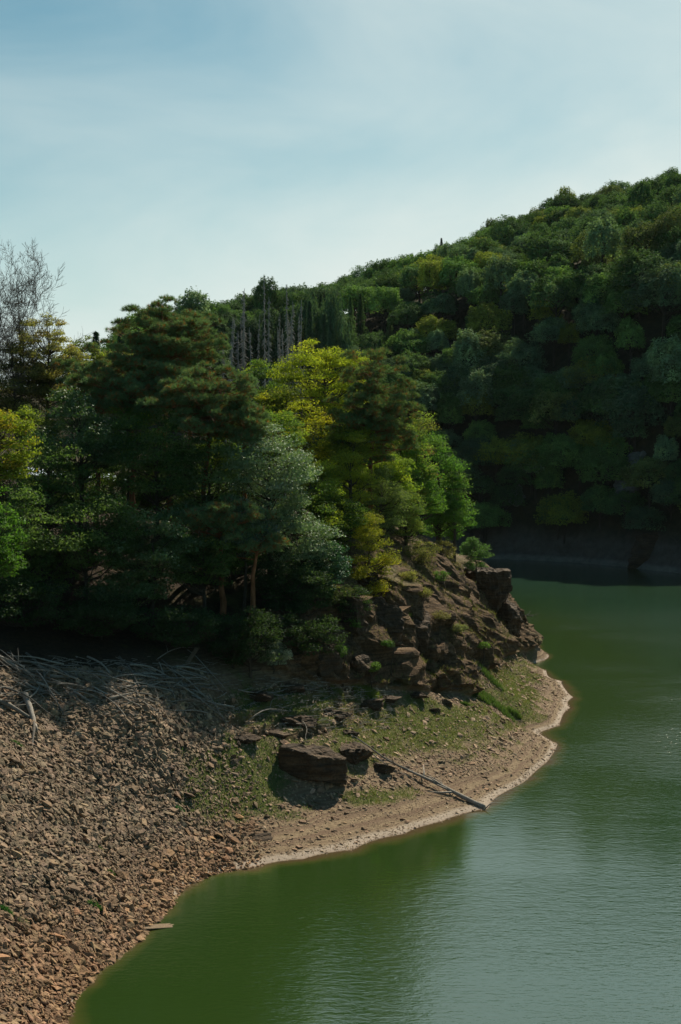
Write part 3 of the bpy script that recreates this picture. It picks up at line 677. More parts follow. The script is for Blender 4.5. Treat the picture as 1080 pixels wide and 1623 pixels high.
for u, vt, vb, w_, Yd, lb, b_ in ((205, 640, 740, 90, 137, 'leafy green tree showing between the broad pine and the spreading pine', (.09, .15, .025)), (60, 640, 720, 90, 140, 'green tree crown beside the yellow maple', (.08, .12, .03)), (345, 660, 760, 80, 137, 'light green leafy crown under the spreading pine', (.11, .17, .03)),
      (440, 640, 740, 90, 150, 'fresh green crown just above the tallest silver tree', (.11, .18, .03)), (500, 720, 850, 90, 148, 'yellow-green crown right of the tallest silver tree', (.15, .19, .025)), (560, 660, 760, 90, 155, 'yellow-green leafy crown crossing the straight pine', (.15, .18, .025)), (130, 530, 600, 70, 165, 'low olive crown under the two small spruces', (.09, .12, .03))):
    nb(u, vt, vb, w_, Yd, 'broadleaf_tree', lb, b_, YG, .25, lsize=.2)
# dark understorey on the left
k_ = 0
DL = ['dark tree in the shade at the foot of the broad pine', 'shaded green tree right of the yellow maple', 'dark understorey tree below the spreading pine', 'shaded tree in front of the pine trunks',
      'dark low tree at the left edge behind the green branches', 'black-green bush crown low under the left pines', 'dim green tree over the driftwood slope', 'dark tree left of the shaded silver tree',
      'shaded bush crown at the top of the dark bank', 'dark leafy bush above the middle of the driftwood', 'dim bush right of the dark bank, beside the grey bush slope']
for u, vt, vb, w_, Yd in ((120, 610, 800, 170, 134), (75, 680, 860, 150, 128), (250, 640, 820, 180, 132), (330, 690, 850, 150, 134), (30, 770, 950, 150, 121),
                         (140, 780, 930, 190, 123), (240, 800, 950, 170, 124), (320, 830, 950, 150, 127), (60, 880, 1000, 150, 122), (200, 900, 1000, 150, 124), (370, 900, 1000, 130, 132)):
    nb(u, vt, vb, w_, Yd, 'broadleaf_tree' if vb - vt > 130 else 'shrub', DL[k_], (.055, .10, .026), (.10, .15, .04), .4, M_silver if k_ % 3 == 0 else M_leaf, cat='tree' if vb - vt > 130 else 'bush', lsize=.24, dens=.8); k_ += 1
for u, vt, vb, w_, Yd, lb in ((40, 960, 1050, 150, 117, 'dark bush right above the left end of the driftwood'), (160, 965, 1050, 150, 118, 'dark bush above the left half of the driftwood'), (280, 960, 1050, 150, 120, 'dark bush above the right half of the driftwood'),
                         (370, 985, 1075, 110, 122, 'dark bush between the driftwood and the grey bush'), (440, 920, 1020, 110, 131, 'dark bush hanging on the bank above the grey bush'), (500, 940, 1010, 70, 133, 'dark ivy bush on the rock left of the cliff')):
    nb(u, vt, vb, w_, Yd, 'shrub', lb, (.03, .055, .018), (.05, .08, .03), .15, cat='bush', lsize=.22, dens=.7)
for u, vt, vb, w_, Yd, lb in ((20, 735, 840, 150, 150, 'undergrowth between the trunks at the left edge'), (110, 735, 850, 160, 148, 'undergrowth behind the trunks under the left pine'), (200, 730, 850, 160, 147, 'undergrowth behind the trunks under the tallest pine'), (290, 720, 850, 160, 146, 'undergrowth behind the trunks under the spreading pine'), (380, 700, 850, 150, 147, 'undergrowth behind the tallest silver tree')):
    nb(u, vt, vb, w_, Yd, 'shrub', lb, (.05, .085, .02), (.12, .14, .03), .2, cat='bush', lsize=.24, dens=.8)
# willow, shoots and cliff bushes
nb(560, 720, 900, 100, 152, 'willow_bush', 'tall yellow-green willow bush hanging over the cliff edge', (.20, .23, .025), YE, .25, lsize=.17, dens=.9, shape='column')
nb(588, 815, 962, 84, 142, 'willow_bush', 'yellow leafy sprays drooping lowest over the brown cliff', (.17, .18, .02), YE, .3, lsize=.16, cat='bush', shape='column')
nb(605, 745, 880, 90, 156, 'willow_bush', 'pale feathery bush behind the drooping yellow sprays', (.12, .16, .05), None, 0, lsize=.16, cat='bush', shape='column')
nb(642, 785, 885, 86, 161, 'willow_bush', 'upright light green shoots right of the feathery bush', (.09, .14, .03), (.14, .16, .03), .3, lsize=.15, cat='bush', shape='column', dens=1.1)
nb(520, 800, 900, 90, 146, 'shrub', 'green bush under the airy yellow tree', (.06, .10, .02), YG, .3, lsize=.2, cat='bush')
nb(752, 850, 908, 62, 184, 'shrub', 'feathery green bush growing on top of the rock pinnacle', (.07, .13, .04), None, 0, lsize=.18, cat='bush', shape='column', dens=1.1)
nb(700, 855, 905, 50, 172, 'shrub', 'brown-green bush at the notch left of the rock pinnacle', (.09, .08, .03), OL, .4, lsize=.16, cat='bush', dens=.7)
nb(432, 1012, 1064, 66, float(surf(432, 1064)[1]), 'shrub', 'pale grey-green bush alone at the foot of the bank', (.24, .27, .18), (.32, .33, .24), .4, M_silver, lsize=.12, cat='bush', dens=1.3)
nb(530, 790, 900, 120, 143, 'shrub', 'leafy green bush on the bank between the silvery tree and the yellow sprays', (.07, .12, .02), YG, .35, lsize=.2, cat='bush')
nb(470, 900, 1000, 120, 130, 'shrub', 'dark ivy covered bush on the bank right above the grey bush', (.035, .06, .02), (.07, .11, .04), .2, cat='bush', lsize=.2)
nb(540, 950, 1010, 70, 134, 'shrub', 'dark scrub clinging to the left end of the brown cliff', (.04, .06, .02), OL, .2, cat='bush', lsize=.16, dens=.6)
nb(668, 868, 915, 60, 158, 'shrub', 'brownish scrub at the brink above the stony terrace', (.09, .10, .03), OL, .4, cat='bush', lsize=.15, dens=.6)
for k, (u, v, w_, hp, lb, b_) in enumerate(((598, 905, 34, 26, 'small yellow-green shrub on the brown cliff under the drooping sprays', YG), (650, 925, 30, 22, 'dry brown shrub on the upper cliff left of the terrace', OL), (672, 950, 36, 20, 'olive shrub halfway down the grassy cliff shoulder', OL), (700, 925, 32, 24, 'green shrub under the notch beside the pinnacle', G_),
          (615, 1030, 24, 18, 'tiny green plant in the dark middle of the cliff', G_), (700, 985, 30, 18, 'low straw-coloured shrub on the cliff shoulder', (.17, .15, .06)), (560, 1000, 34, 24, 'small dark shrub on the left cliff face', G_), (640, 985, 26, 18, 'thin green plant on the middle cliff ledge', (.08, .13, .03)),
          (728, 1005, 28, 18, 'pale shrub low on the right cliff shoulder', (.16, .17, .07)), (590, 1068, 30, 20, 'green plant at the foot of the small rock buttress', (.09, .15, .03)), (765, 1030, 26, 14, 'green plant right of the cliff toe', (.09, .15, .03)), (540, 1045, 30, 22, 'dim shrub between roots at the left cliff foot', G_))):
    p = surf(u, v); nb(u, v - hp, v, w_, float(p[1]) - .3, 'shrub', lb, b_, None, 0, cat='bush', lsize=.13, dens=.8, rc=.45)
for u, vt, vb, w_, Yd, lb in ((395, 955, 1062, 120, 121.5, 'black-green bush behind the grey bush, on its left'), (462, 965, 1062, 100, 125.5, 'dark bush right behind the grey bush'), (515, 975, 1045, 80, 128, 'dark ivy mass left of the cliff roots'), (560, 925, 985, 70, 134, 'dark green scrub just under the yellow sprays')):
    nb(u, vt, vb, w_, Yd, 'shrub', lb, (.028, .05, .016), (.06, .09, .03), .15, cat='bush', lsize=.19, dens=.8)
# left edge, nearer
nb(-5, 628, 790, 130, 112, 'maple_tree', 'maple with yellow and orange leaves at the left edge', (.17, .21, .02), OR, .2, dx=-4, lsize=.22, rc=1.0)
nb(-8, 760, 960, 100, 108, 'maple_tree', 'fresh green branches under the yellow maple at the left edge', (.07, .15, .02), None, 0, dx=-4, lsize=.22, rc=.8)
# bare tree
r = np.random.default_rng(5)
for u, vt, Yd, n1, lb in ((32, 424, 150, 15, 'tall leafless tree against the sky at the left edge'), (-18, 450, 150, 12, 'second leafless tree cut off by the left edge')):
    loc, rx, rz, zc = place(u, vt, 640, 100, Yd); a, b, c, d = bare_branches(r, zc + rz, n1, .42, .2, 4, .35)
    Vv, Ff_ = tubes(a, b, c, d, 4); t = empty('bare_tree', loc, lb, 'tree'); obj('trunk', mesh('bare_tree_trunk', Vv, Ff_, bark_mat('grey_bark', (.07, .06, .05), (.13, .11, .09)), smooth=True), t)

# ------------------------------------------------------------------ forest on the far hill
def proto(kind, seed):
    r = np.random.default_rng(seed)
    if kind == 'round': return build_dome(r, 5.1, 13.0, 7000, .46)
    if kind == 'wide': return build_dome(r, 6.3, 13.8, 9000, .46)
    if kind == 'tall': return build_dome(r, 4.9, 16.5, 7000, .44, .78)
    if kind == 'spruce': return build_spruce(r, 18, 3.6, 9000, (1, 1, 1), .25)
PR = {}
for kd, n in (('round', 5), ('wide', 4), ('tall', 3), ('spruce', 2)):
    PR[kd] = [(c, w, mesh(kd + '_crown', c[0], c[1], M_farleaf if kd != 'spruce' else M_needle, c[2]), mesh(kd + '_trunk', w[0], w[1], M_bark, smooth=True)) for c, w in (proto(kd, 900 + 7 * k + len(kd)) for k in range(n))]
sil = np.array([(-100, 560), (0, 560), (150, 560), (200, 540), (330, 520), (350, 585), (440, 585), (470, 560), (560, 545), (600, 575), (650, 630), (690, 675), (735, 750), (750, 850), (790, 900), (1300, 1200)], float)
r = np.random.default_rng(77); cand = []; STEEP = set()
for yy in np.arange(268, 680, 8.4):
    sp = 8.6 if yy < 460 else 9.8
    for xx in np.arange(-150, 260, sp):
        cand.append((xx + r.uniform(-.42, .42) * sp, yy + r.uniform(-.42, .42) * 7.6))
for xx in np.arange(-40, 190, 7.0):          # rows up the steep foot of the hill
    yy = np.arange(325, 410, .5); hz = h(np.full(len(yy), xx), yy)
    for zt in np.arange(4.5, 50, 6.5):
        k = np.where(hz > zt + r.uniform(-2, 2))[0]
        if len(k): cand.append((xx + r.uniform(-3.5, 3.5), float(yy[k[0]]) + .8)); STEEP.add(len(cand) - 1)
cand = np.array(cand); cz = h(cand[:, 0], cand[:, 1])
FT = []
occ = {}
for ci, ((x, y), z) in enumerate(zip(cand, cz)):
    if z < 3.2 + 1.2 * math.sin(x * .11): continue
    s = r.uniform(.62, 1.3) if ci not in STEEP else r.uniform(.6, .95)
    u, vb = proj(np.array([x, y, z])); _, vt = proj(np.array([x, y, z + 14 * s]))
    if u < 200 or u > 1190 or vt > np.interp(u, sil[:, 0], sil[:, 1]) + 25: continue
    # bare rock patches on the steep dark face
    if ((u - 1000) / 32) ** 2 + ((vb - 790) / 45) ** 2 < 1 and y < 380: continue
    FT.append([x, y, z, s, u, vt, vb])
# hide trees that lie behind the crest: running horizon per column
FT.sort(key=lambda t: t[1])
hor = np.full(1400, 2000.0); keep = []
for t in FT:
    iu = int(t[4]); w = int(FPX / t[1] * 3.5); a, b = max(0, iu - w), min(1399, iu + w)
    if t[5] < hor[a:b].mean() + 10: keep.append(t)
    hor[a:b] = np.minimum(hor[a:b], t[5] + 6)
FT = keep
print('far trees', len(FT))
dead = [t for t in FT if 325 < t[4] < 485 and t[1] < 375]
FT = [t for t in FT if not (325 < t[4] < 485 and t[1] < 375)]
def in_front(t): return t[4] < 1110
FT.sort(key=lambda t: (0 if t[4] < 1100 else 1, t[1]))
PAL = {'dark': ((.10, .175, .06), 'dark green'), 'mid': ((.14, .24, .065), 'mid green'), 'blue': ((.135, .215, .11), 'grey-green'),
       'yellow': ((.25, .29, .05), 'yellow-green'), 'pale': ((.20, .29, .15), 'pale silvery green'), 'olive': ((.18, .22, .07), 'olive')}
stuffV, stuffF, stuffC, so = [], [], [], 0; swV = []
CNT = 0
for k, t in enumerate(FT):
    x, y, z, s, u, vt, vb = t
    q = r.random(); key = 'dark' if q < .25 else 'mid' if q < .58 else 'blue' if q < .74 else 'yellow' if q < .84 else 'pale' if q < .91 else 'olive'
    if u < 640 and y > 380 and q > .75: key = 'dark'
    kd = 'round' if r.random() < .5 else 'wide'
    if key == 'pale' or r.random() < .08: kd = 'tall'
    if 480 < u < 625 and 455 < vt < 570 and r.random() < .6: kd = 'spruce'; key = 'dark'; s = s * .75
    colr = np.array(PAL[key][0]) * r.uniform(.7, 1.25)
    j = int(r.integers(len(PR[kd]))); rot = r.uniform(0, 6.28); ss = s * (1.1 if y < 400 else 1.0)
    sc3 = np.array([ss * r.uniform(.9, 1.15), ss * r.uniform(.9, 1.15), ss * r.uniform(.85, 1.1)])
    if k < 300:
        zone = 'on the skyline' if vt < np.interp(u, [340, 540, 700, 900, 1080], [500, 460, 415, 345, 300]) else ('low above the far bare bank' if z < 22 else 'on the steep shaded far slope' if z < np.interp(u, [700, 1080], [40, 60]) else 'on the sunlit far hill' if u > 640 else 'behind the yellow tree on the low ridge')
        side = '' if z < 22 else (', towards the right edge' if u > 960 else ', right of the middle' if u > 800 else ', above the green water bend' if u > 640 else '')
        shp = {'round': 'round', 'wide': 'broad', 'tall': 'tall narrow', 'spruce': 'pointed spruce-like'}[kd]
        nm = 'spruce_tree' if kd == 'spruce' else 'broadleaf_tree'
        side = side if len((shp + PAL[key][1] + zone + side).split()) < 14 else ''
        e = empty(nm, (x, y, z - .3), f'{shp} {PAL[key][1]} tree {zone}{side}', 'spruce' if kd == 'spruce' else 'tree', f'{shp} {PAL[key][1]} trees {zone}{side}')
        e.rotation_euler = (0, 0, rot); e.scale = tuple(sc3)
        c = obj('crown', PR[kd][j][2], e); c.color = (*colr, 1); obj('trunk', PR[kd][j][3], e)
    else:
        c = PR[kd][j][0]; ca, sa = math.cos(rot), math.sin(rot); Vv = c[0] * sc3; Vv = np.stack([Vv[:, 0] * ca - Vv[:, 1] * sa, Vv[:, 0] * sa + Vv[:, 1] * ca, Vv[:, 2]], 1) + [x, y, z - .3]
        Fc = c[1]
        if Fc.shape[1] == 3: continue
        stuffV.append(Vv); stuffF.append(Fc + so); stuffC.append(c[2] * colr); so += len(Vv)
if stuffV:
    o = obj('forest', mesh('forest', np.concatenate(stuffV), np.concatenate(stuffF), M_farleaf, np.concatenate(stuffC)))
    tag(o, 'the farthest tree crowns that close up along the crest of the hill', 'forest', None, 'stuff')
# lone spruce on the skyline
cr, wd = build_spruce(np.random.default_rng(3), 14, 3.0, 2600, (.03, .06, .035)); pt = P(700, 377, 590); zg = float(h(np.array(pt[0]), np.array(590.)))
cr = (cr[0] * [1, 1, (pt[2] - zg) / 14.0], cr[1], cr[2]); wd = (wd[0] * [1, 1, (pt[2] - zg) / 14.0], wd[1]); tree_obj('spruce_tree', (pt[0], 590, zg), cr, wd, M_needle, M_bark, 'lone dark spruce sticking out of the far skyline', 'spruce')
# dead spruces: grey poles with thin side twigs
DP = []
for k in range(4):
    rr = np.random.default_rng(40 + k); Hh = 17.0; p0, p1, a0, a1 = [np.array([0, 0, -.5])], [np.array([rr.normal(0, .2), 0, Hh])], [.26], [.05]
    for i in range(200):
        zz = rr.uniform(.30, .99) * Hh; a = rr.uniform(0, 6.28); L_ = (1 - zz / Hh) * 1.7 + .35; s = np.array([0, 0, zz]); e = s + np.array([math.cos(a) * L_, math.sin(a) * L_, -.25 * L_]) * rr.uniform(.5, 1.1)
        p0.append(s); p1.append(e); a0.append(.06); a1.append(.02)
    DP.append(mesh('dead_spruce', *tubes(p0, p1, a0, a1, 4), M_deadbark, smooth=True))
r = np.random.default_rng(12)
for k in range(30):
    u = 332 + k * 7.0 + r.uniform(-3, 3); Yd = r.uniform(332, 352); p = P(u, 600, Yd); z = float(h(np.array(p[0]), np.array(Yd))); top = P(u, np.interp(u, [330, 400, 480, 540], [494, 490, 474, 450]) + abs(r.normal(4, 24)), Yd)[2]; sc_ = (top - z) / 18.0
    if sc_ < .4: continue
    hgt_ = 'tall' if sc_ > .95 else 'shorter'; con = k % 5 in (1, 3); kd = 'spruce' if con else 'tall'; q_ = PR[kd][k % 2]
    lb = hgt_ + (' dark spruce' if con else ' dark green leafy tree') + ' in the band behind the grey dead trunks'
    t = empty('spruce_tree' if con else 'broadleaf_tree', (p[0], Yd, z), lb, 'spruce' if con else 'tree', hgt_ + (' dark spruces' if con else ' dark leafy trees') + ' behind the dead trunks'); w_ = r.uniform(1.2, 1.7) if con else r.uniform(.85, 1.3)
    t.scale = (w_, w_, sc_ * (1 if con else 1.08)); t.rotation_euler = (0, 0, r.uniform(0, 6)); c = obj('crown', q_[2], t); g_ = r.uniform(.7, 1.3); c.color = (.075 * g_, .125 * g_, .065 * g_, 1); obj('trunk', q_[3], t)
for k in range(24):
    u = 334 + 150 * r.random(); Yd = r.uniform(300, 325); p = P(u, 600, Yd); z = float(h(np.array(p[0]), np.array(Yd))); vt = r.uniform(470, 540)
    top = P(u, vt, Yd)[2]; sc_ = max(.5, (top - z) / 17.0)
    t = empty('dead_spruce_tree', (p[0], Yd, z), ('tall' if vt < 500 else 'shorter') + ' grey dead spruce pole on the ridge behind the pines', 'dead tree', 'dead grey spruces on the ridge' + (', taller ones' if vt < 500 else ', shorter ones'))
    q_ = r.uniform(.7, 1.25); t.scale = (q_, q_, sc_ * r.uniform(.9, 1.12)); t.rotation_euler = (r.normal(0, .035), r.normal(0, .035), r.uniform(0, 6)); obj('trunk', DP[k % 4], t)

# ------------------------------------------------------------------ rocks
def rock(r, size, cuts=16, sub=5, strata=.06, rough=.05, tilt=(0, 0), box=.75):
    """icosphere cut by random planes, then roughened along its beds"""
    bm = bmesh.new(); bmesh.ops.create_icosphere(bm, subdivisions=sub, radius=1.0); V = np.array([v.co[:] for v in bm.verts]); F = np.array([[v.index for v in f.verts] for f in bm.faces]); bm.free()
    V = V / np.abs(V).max(1, keepdims=True) ** box
    for _ in range(cuts):
        n = norm(r.normal(size=3)); d = r.uniform(.62, .95); s = V @ n - d; V = V - np.where(s > 0, s, 0)[:, None] * n
    V = V * np.array(size)
    bd = V @ norm(np.array([tilt[0], tilt[1], 1.])); hz = V * [1, 1, 0]; hn = norm(hz)
    st = np.abs(((bd / (strata * 6) + .3 * vnoise(V * 1.3, 2)) % 1) - .5) * 2
    V = V + hn * ((st - .5) * strata * 1.4)[:, None] - norm(V) * ((np.abs(vnoise(V * 1.1, 21)) + .5 * np.abs(vnoise(V * 2.6, 22)) - .4) * rough * 1.6 * min(size))[:, None] + norm(V) * (fbm(V * 1.4 / max(size) * 4, 4, 8) * rough * max(size))[:, None]
    return V, F
def put_rock(name, u, v, Yd, size, label, seed, rot=0, mat=M_rock, sink=.2, group=None, cat='rock', **kw):
    r = np.random.default_rng(seed); V, F = rock(r, size, **kw); p = P(u, v, Yd)
    o = obj(name, mesh(name, V, F, mat, smooth=False)); o.location = (p[0], Yd, p[2] + size[2] * (1 - sink) if v is not None else 0); o.rotation_euler = (0, 0, rot)
    return tag(o, label, cat, group)
put_rock('boulder', 498, 1238, 114.5, (2.75, 1.6, 1.75), 'big dark square boulder standing alone on the green shore', 3, R(-4), cuts=11, tilt=(-.08, 0), box=.9, rough=.09)
put_rock('boulder', 562, 1204, 118.5, (1.7, 1.2, .95), 'dark ledge block just behind the right of the big square boulder', 4, R(24), cuts=14, tilt=(-.3, 0), box=.8, rough=.14, sink=.45)
put_rock('boulder', 605, 1222, 119, (1.1, .7, .38), 'low dark slab heap right of the big boulder', 15, R(-20), cuts=9, tilt=(-.3, 0))
put_rock('boulder', 411, 1337, 104, (.95, .6, .42), 'dark flat boulder near the water below the grass', 6, R(8), cuts=8)
put_rock('rock_pinnacle', 768, 1000, 188, (3.1, 3.2, 5.0), 'round-topped dark rock pinnacle at the end of the cliff', 8, .3, cuts=12, strata=.16, rough=.09, sink=.05, tilt=(-.3, 0))
put_rock('rock_pinnacle', 797, 1015, 190, (1.9, 2.6, 3.4), 'dark rock face dropping from the pinnacle to the water', 28, .5, cuts=12, strata=.16, rough=.10, sink=.1, tilt=(-.3, 0))
put_rock('rock_pinnacle', 735, 1010, 176, (1.9, 2.0, 3.8), 'brown rock rib left of the round-topped pinnacle', 9, .1, cuts=12, strata=.12, rough=.12, tilt=(-.3, 0))
RL = [(545, 985, 134.5, (2.6, 1.2, 2.1), 'brown rock bulge under the drooping yellow sprays'), (600, 1000, 138, (2.3, 1.5, 2.3), 'dark rock bulge in the middle of the cliff'),
      (650, 1020, 142, (2.0, 1.5, 2.6), 'steep rock rib right of the cliff middle'), (690, 1070, 143, (2.2, 1.4, 1.9), 'rock shoulder low on the right of the cliff'),
      (720, 1090, 144, (1.7, 1.5, 1.2), 'lowest dark rock toe pointing at the green grass'), (505, 1055, 127.5, (2.1, 1.1, 1.4), 'dark rock face with roots at the left end of the cliff'),
      (455, 1060, 126, (1.9, 1.1, 1.1), 'low dark rock beside the grey bush'), (575, 1065, 131.5, (1.6, 1.0, 1.1), 'small rock buttress at the cliff foot'),
      (655, 935, 152, (1.6, 1.2, 1.5), 'upper rock knob below the stone terrace'), (715, 940, 168, (1.4, 1.5, 2.6), 'tall brown rock column under the notch bush')]
for k, (u, v, Yd, sz, lb) in enumerate(RL): put_rock('rock_outcrop', u, v, Yd, sz, lb, 60 + k, (k * .7) % 1 - .5, cuts=9, strata=.12, rough=.14, sink=.62, tilt=(-.35, .1))
# ledges stepping across the apron
r = np.random.default_rng(31)
LD = [(380, 1175, 1.7, 'dark ledge at the left end of the row above the grass'), (425, 1165, 1.6, 'ledge in the shade left of the big boulder top'), (470, 1150, 1.9, 'undercut ledge above the big boulder'), (520, 1135, 1.8, 'stepped ledge below the grass tufts'), (575, 1120, 1.7, 'dark ledge right under the right grass tuft'),
      (610, 1112, 1.4, 'ledge end block near the cliff foot'), (400, 1108, 1.8, 'ledge below the grey bush'), (450, 1095, 1.6, 'ledge right of the grey bush'), (545, 1165, 1.2, 'small ledge between boulder and tufts'), (655, 1105, 1.3, 'ledge left of the lowest rock toe'), (690, 1135, .55, 'small upright brown block on the grass'), (708, 1122, .6, 'leaning brown slab beside the upright block')]
for k, (u, v, s, lb) in enumerate(LD):
    q = None
    for Yd in np.arange(100, 170, .5):
        p = P(u, v, Yd)
        if p[2] < float(h(np.array(p[0]), np.array(Yd))): q = p; break
    put_rock('rock_ledge' if s > 1 else 'rock_block', u, v, q[1] + .3, (s * (1.1 if s > 1 else 1), s * .5, s * .30 if s > 1 else s * .9), lb, 80 + k, R(r.uniform(-25, 5)), cuts=10, strata=.09, rough=.16, sink=.6 if s > 1 else .35, tilt=(-.3, .05), sub=5)

# stones
def hull_stone(r, flat):
    pts = r.uniform(-1, 1, (13, 3)); pts = pts / np.maximum(1, np.linalg.norm(pts, axis=1, keepdims=True)) * [1, r.uniform(.55, .85), flat]
    bm = bmesh.new()
    for p in pts: bm.verts.new(p)
    res = bmesh.ops.convex_hull(bm, input=bm.verts); bmesh.ops.delete(bm, geom=[v for v in bm.verts if not v.link_faces], context='VERTS'); bmesh.ops.triangulate(bm, faces=bm.faces); bm.verts.index_update()
    V = np.array([v.co[:] for v in bm.verts]); F = np.array([[v.index for v in f.verts] for f in bm.faces]); bm.free(); return V, F
r = np.random.default_rng(9)
ST = [hull_stone(r, r.uniform(.16, .42)) for _ in range(16)]
NX_ = lambda x, y, e=.4: norm(np.stack([-(h(x + e, y) - h(x - e, y)) / (2 * e), -(h(x, y + e) - h(x, y - e)) / (2 * e), np.ones_like(x)], -1))
def frames(nrm, rot, r, tilt):
    n = norm(nrm + r.normal(0, 1, nrm.shape) * tilt[:, None]); a = np.stack([np.cos(rot), np.sin(rot), 0 * rot], 1); a = norm(a - n * (a * n).sum(1, keepdims=True)); b = np.cross(n, a); return np.stack([a, b, n], 2)
def stone_col(n, r, warm):
    c = np.ones((n, 3)) * r.uniform(.55, 1.35, (n, 1)); w = warm[:, None] if hasattr(warm, '__len__') else warm
    return c * (1 + w * np.array([.22, -.02, -.22])) * r.uniform(.95, 1.05, (n, 3))
def thin(x, y, r): return r.random(len(x)) > np.clip(bil(gr, x, y) * 1.0, 0, .6)
def scatter(name, x, y, size, label, r, tilt, warm, lift=.1, rotc=None, bright=1.0):
    z = h(x, y); nr = NX_(x, y); n = len(x); rot = r.uniform(0, 6.28, n) if rotc is None else rotc + r.normal(0, .6, n); Fm = frames(nr, rot, r, np.full(n, tilt)); idx = r.integers(0, len(ST), n); cols = stone_col(n, r, warm) * bright
    Vs, Fs, Cs, o = [], [], [], 0
    for k in range(len(ST)):
        i = np.where(idx == k)[0]
        if not len(i): continue
        Vk, Fk = ST[k]; W_ = np.einsum('nij,vj->nvi', Fm[i], Vk) * size[i][:, None, None] + np.stack([x[i], y[i], z[i]], 1)[:, None] + nr[i][:, None] * (size[i] * lift)[:, None, None]
        Vs.append(W_.reshape(-1, 3)); Fs.append((Fk[None] + (np.arange(len(i)) * len(Vk))[:, None, None] + o).reshape(-1, 3)); o += len(i) * len(Vk); Cs.append(np.repeat(cols[i], len(Fk), 0))
    ob = obj(name, mesh(name, np.concatenate(Vs), np.concatenate(Fs), M_stone, np.concatenate(Cs))); return tag(ob, label, 'stones', None, 'stuff')
def region(n, x0, x1, y0, y1, r, f):
    x = r.uniform(x0, x1, n); y = r.uniform(y0, y1, n); z = h(x, y); u, v = proj(np.stack([x, y, z], 1)); k = f(x, y, z, u, v, r.random(n)); return x[k], y[k], z[k], u[k], v[k]
r = np.random.default_rng(10)
SCR = lambda x, y, z, u, v, q: (z > -.12) & (u > -60) & (v > 1060) & (v < 1720) & (u - (v - 1250) * .35 < 345 + 60 * (q - .5) * 2) & (z < 13)
x, y, z, u, v = region(90000, -36, 0, 60, 118, r, SCR)
n = len(x); print('scree', n)
size = r.uniform(.13, .30, n) * (1 + .5 * (r.random(n) < .2)) * (1 + .75 * fbm(np.stack([x, y, 0 * x], 1) / 3.5, 3, 4)); warm = np.clip(.95 - z / 3.2 + .4 * vnoise(np.stack([x, y, 0 * x], 1) / 6, 8), 0, 1.4)
scatter('scree', x, y, size, 'loose broken slate covering the left slope', r, .42, warm, .25, rotc=-.9)
APR = lambda x, y, z, u, v, q: (z > -.05) & (z < 9) & (u - (v - 1250) * .35 > 330) & (u < 920) & (v > 1000) & (q < .45 + .5 * (np.sin(z * 9 + x * .4) > -.2))
x, y, z, u, v = region(170000, -14, 40, 94, 222, r, APR); k = thin(x, y, r); x, y, z = x[k], y[k], z[k]; n = len(x); print('apron', n)
size = r.uniform(.07, .20, n) * (1 + 1.3 * (r.random(n) < .10)) * (1 - .5 * sstep(1.5, .7, z)); scatter('pebbles', x, y, size, 'pebbles and slate chips strewn over the shore', r, .3, np.full(n, .12), .15, -.8, 1.35)
# the largest stones, one object each
SM = [mesh('slate_stone', V_, F_, M_stone, np.ones((len(F_), 3))) for V_, F_ in ST]
r = np.random.default_rng(44); made = 0
def one_stone(x, y, s, lab, grp, r, i, warm=.4, tilt=.3, lift=.3):
    z = float(h(np.array(x), np.array(y))); nr = NX_(np.array([x]), np.array([y])); Fm = frames(nr, np.array([r.uniform(0, 6.28)]), r, np.array([tilt]))[0]
    o = obj('slate_stone', SM[i % len(SM)]); M4 = Matrix([[*Fm[0], x + nr[0][0] * s * lift], [*Fm[1], y + nr[0][1] * s * lift], [*Fm[2], z + nr[0][2] * s * lift], [0, 0, 0, 1]])
    o.matrix_world = M4 @ Matrix.Diagonal((s, s, s, 1)); c = stone_col(1, r, warm)[0]; o.color = (*c, 1); return tag(o, lab, 'stone', grp)
x, y, z, u, v = region(1400, -30, -4, 64, 112, r, lambda x, y, z, u, v, q: SCR(x, y, z, u, v, q) & (u > 0) & (v < 1620) & (z > .1))
for k in range(min(170, len(x))):
    low, grp = z[k] < 2.2, None
    lab, grp = ('large tan slate stone in the warm band by the waterline', 'large stones low on the scree by the water') if low else ('large grey-brown slate stone lying on the open left scree', 'large stones on the left scree')
    one_stone(x[k], y[k], r.uniform(.36, .62), lab, grp, r, k, 1.1 if low else .3)
x, y, z, u, v = region(2500, -12, 38, 96, 215, r, lambda x, y, z, u, v, q: (z > .15) & (z < 7) & (u > 420) & (u < 905) & (v > 1050))
for k in range(min(110, len(x))):
    left = u[k] < 640
    one_stone(x[k], y[k], r.uniform(.25, .5), 'flat slate piece on the shore ' + ('below the ledges' if left else 'between the cliff and the water'), 'flat slate pieces ' + ('below the ledges' if left else 'between cliff and water'), r, k, .5, .15, .1)

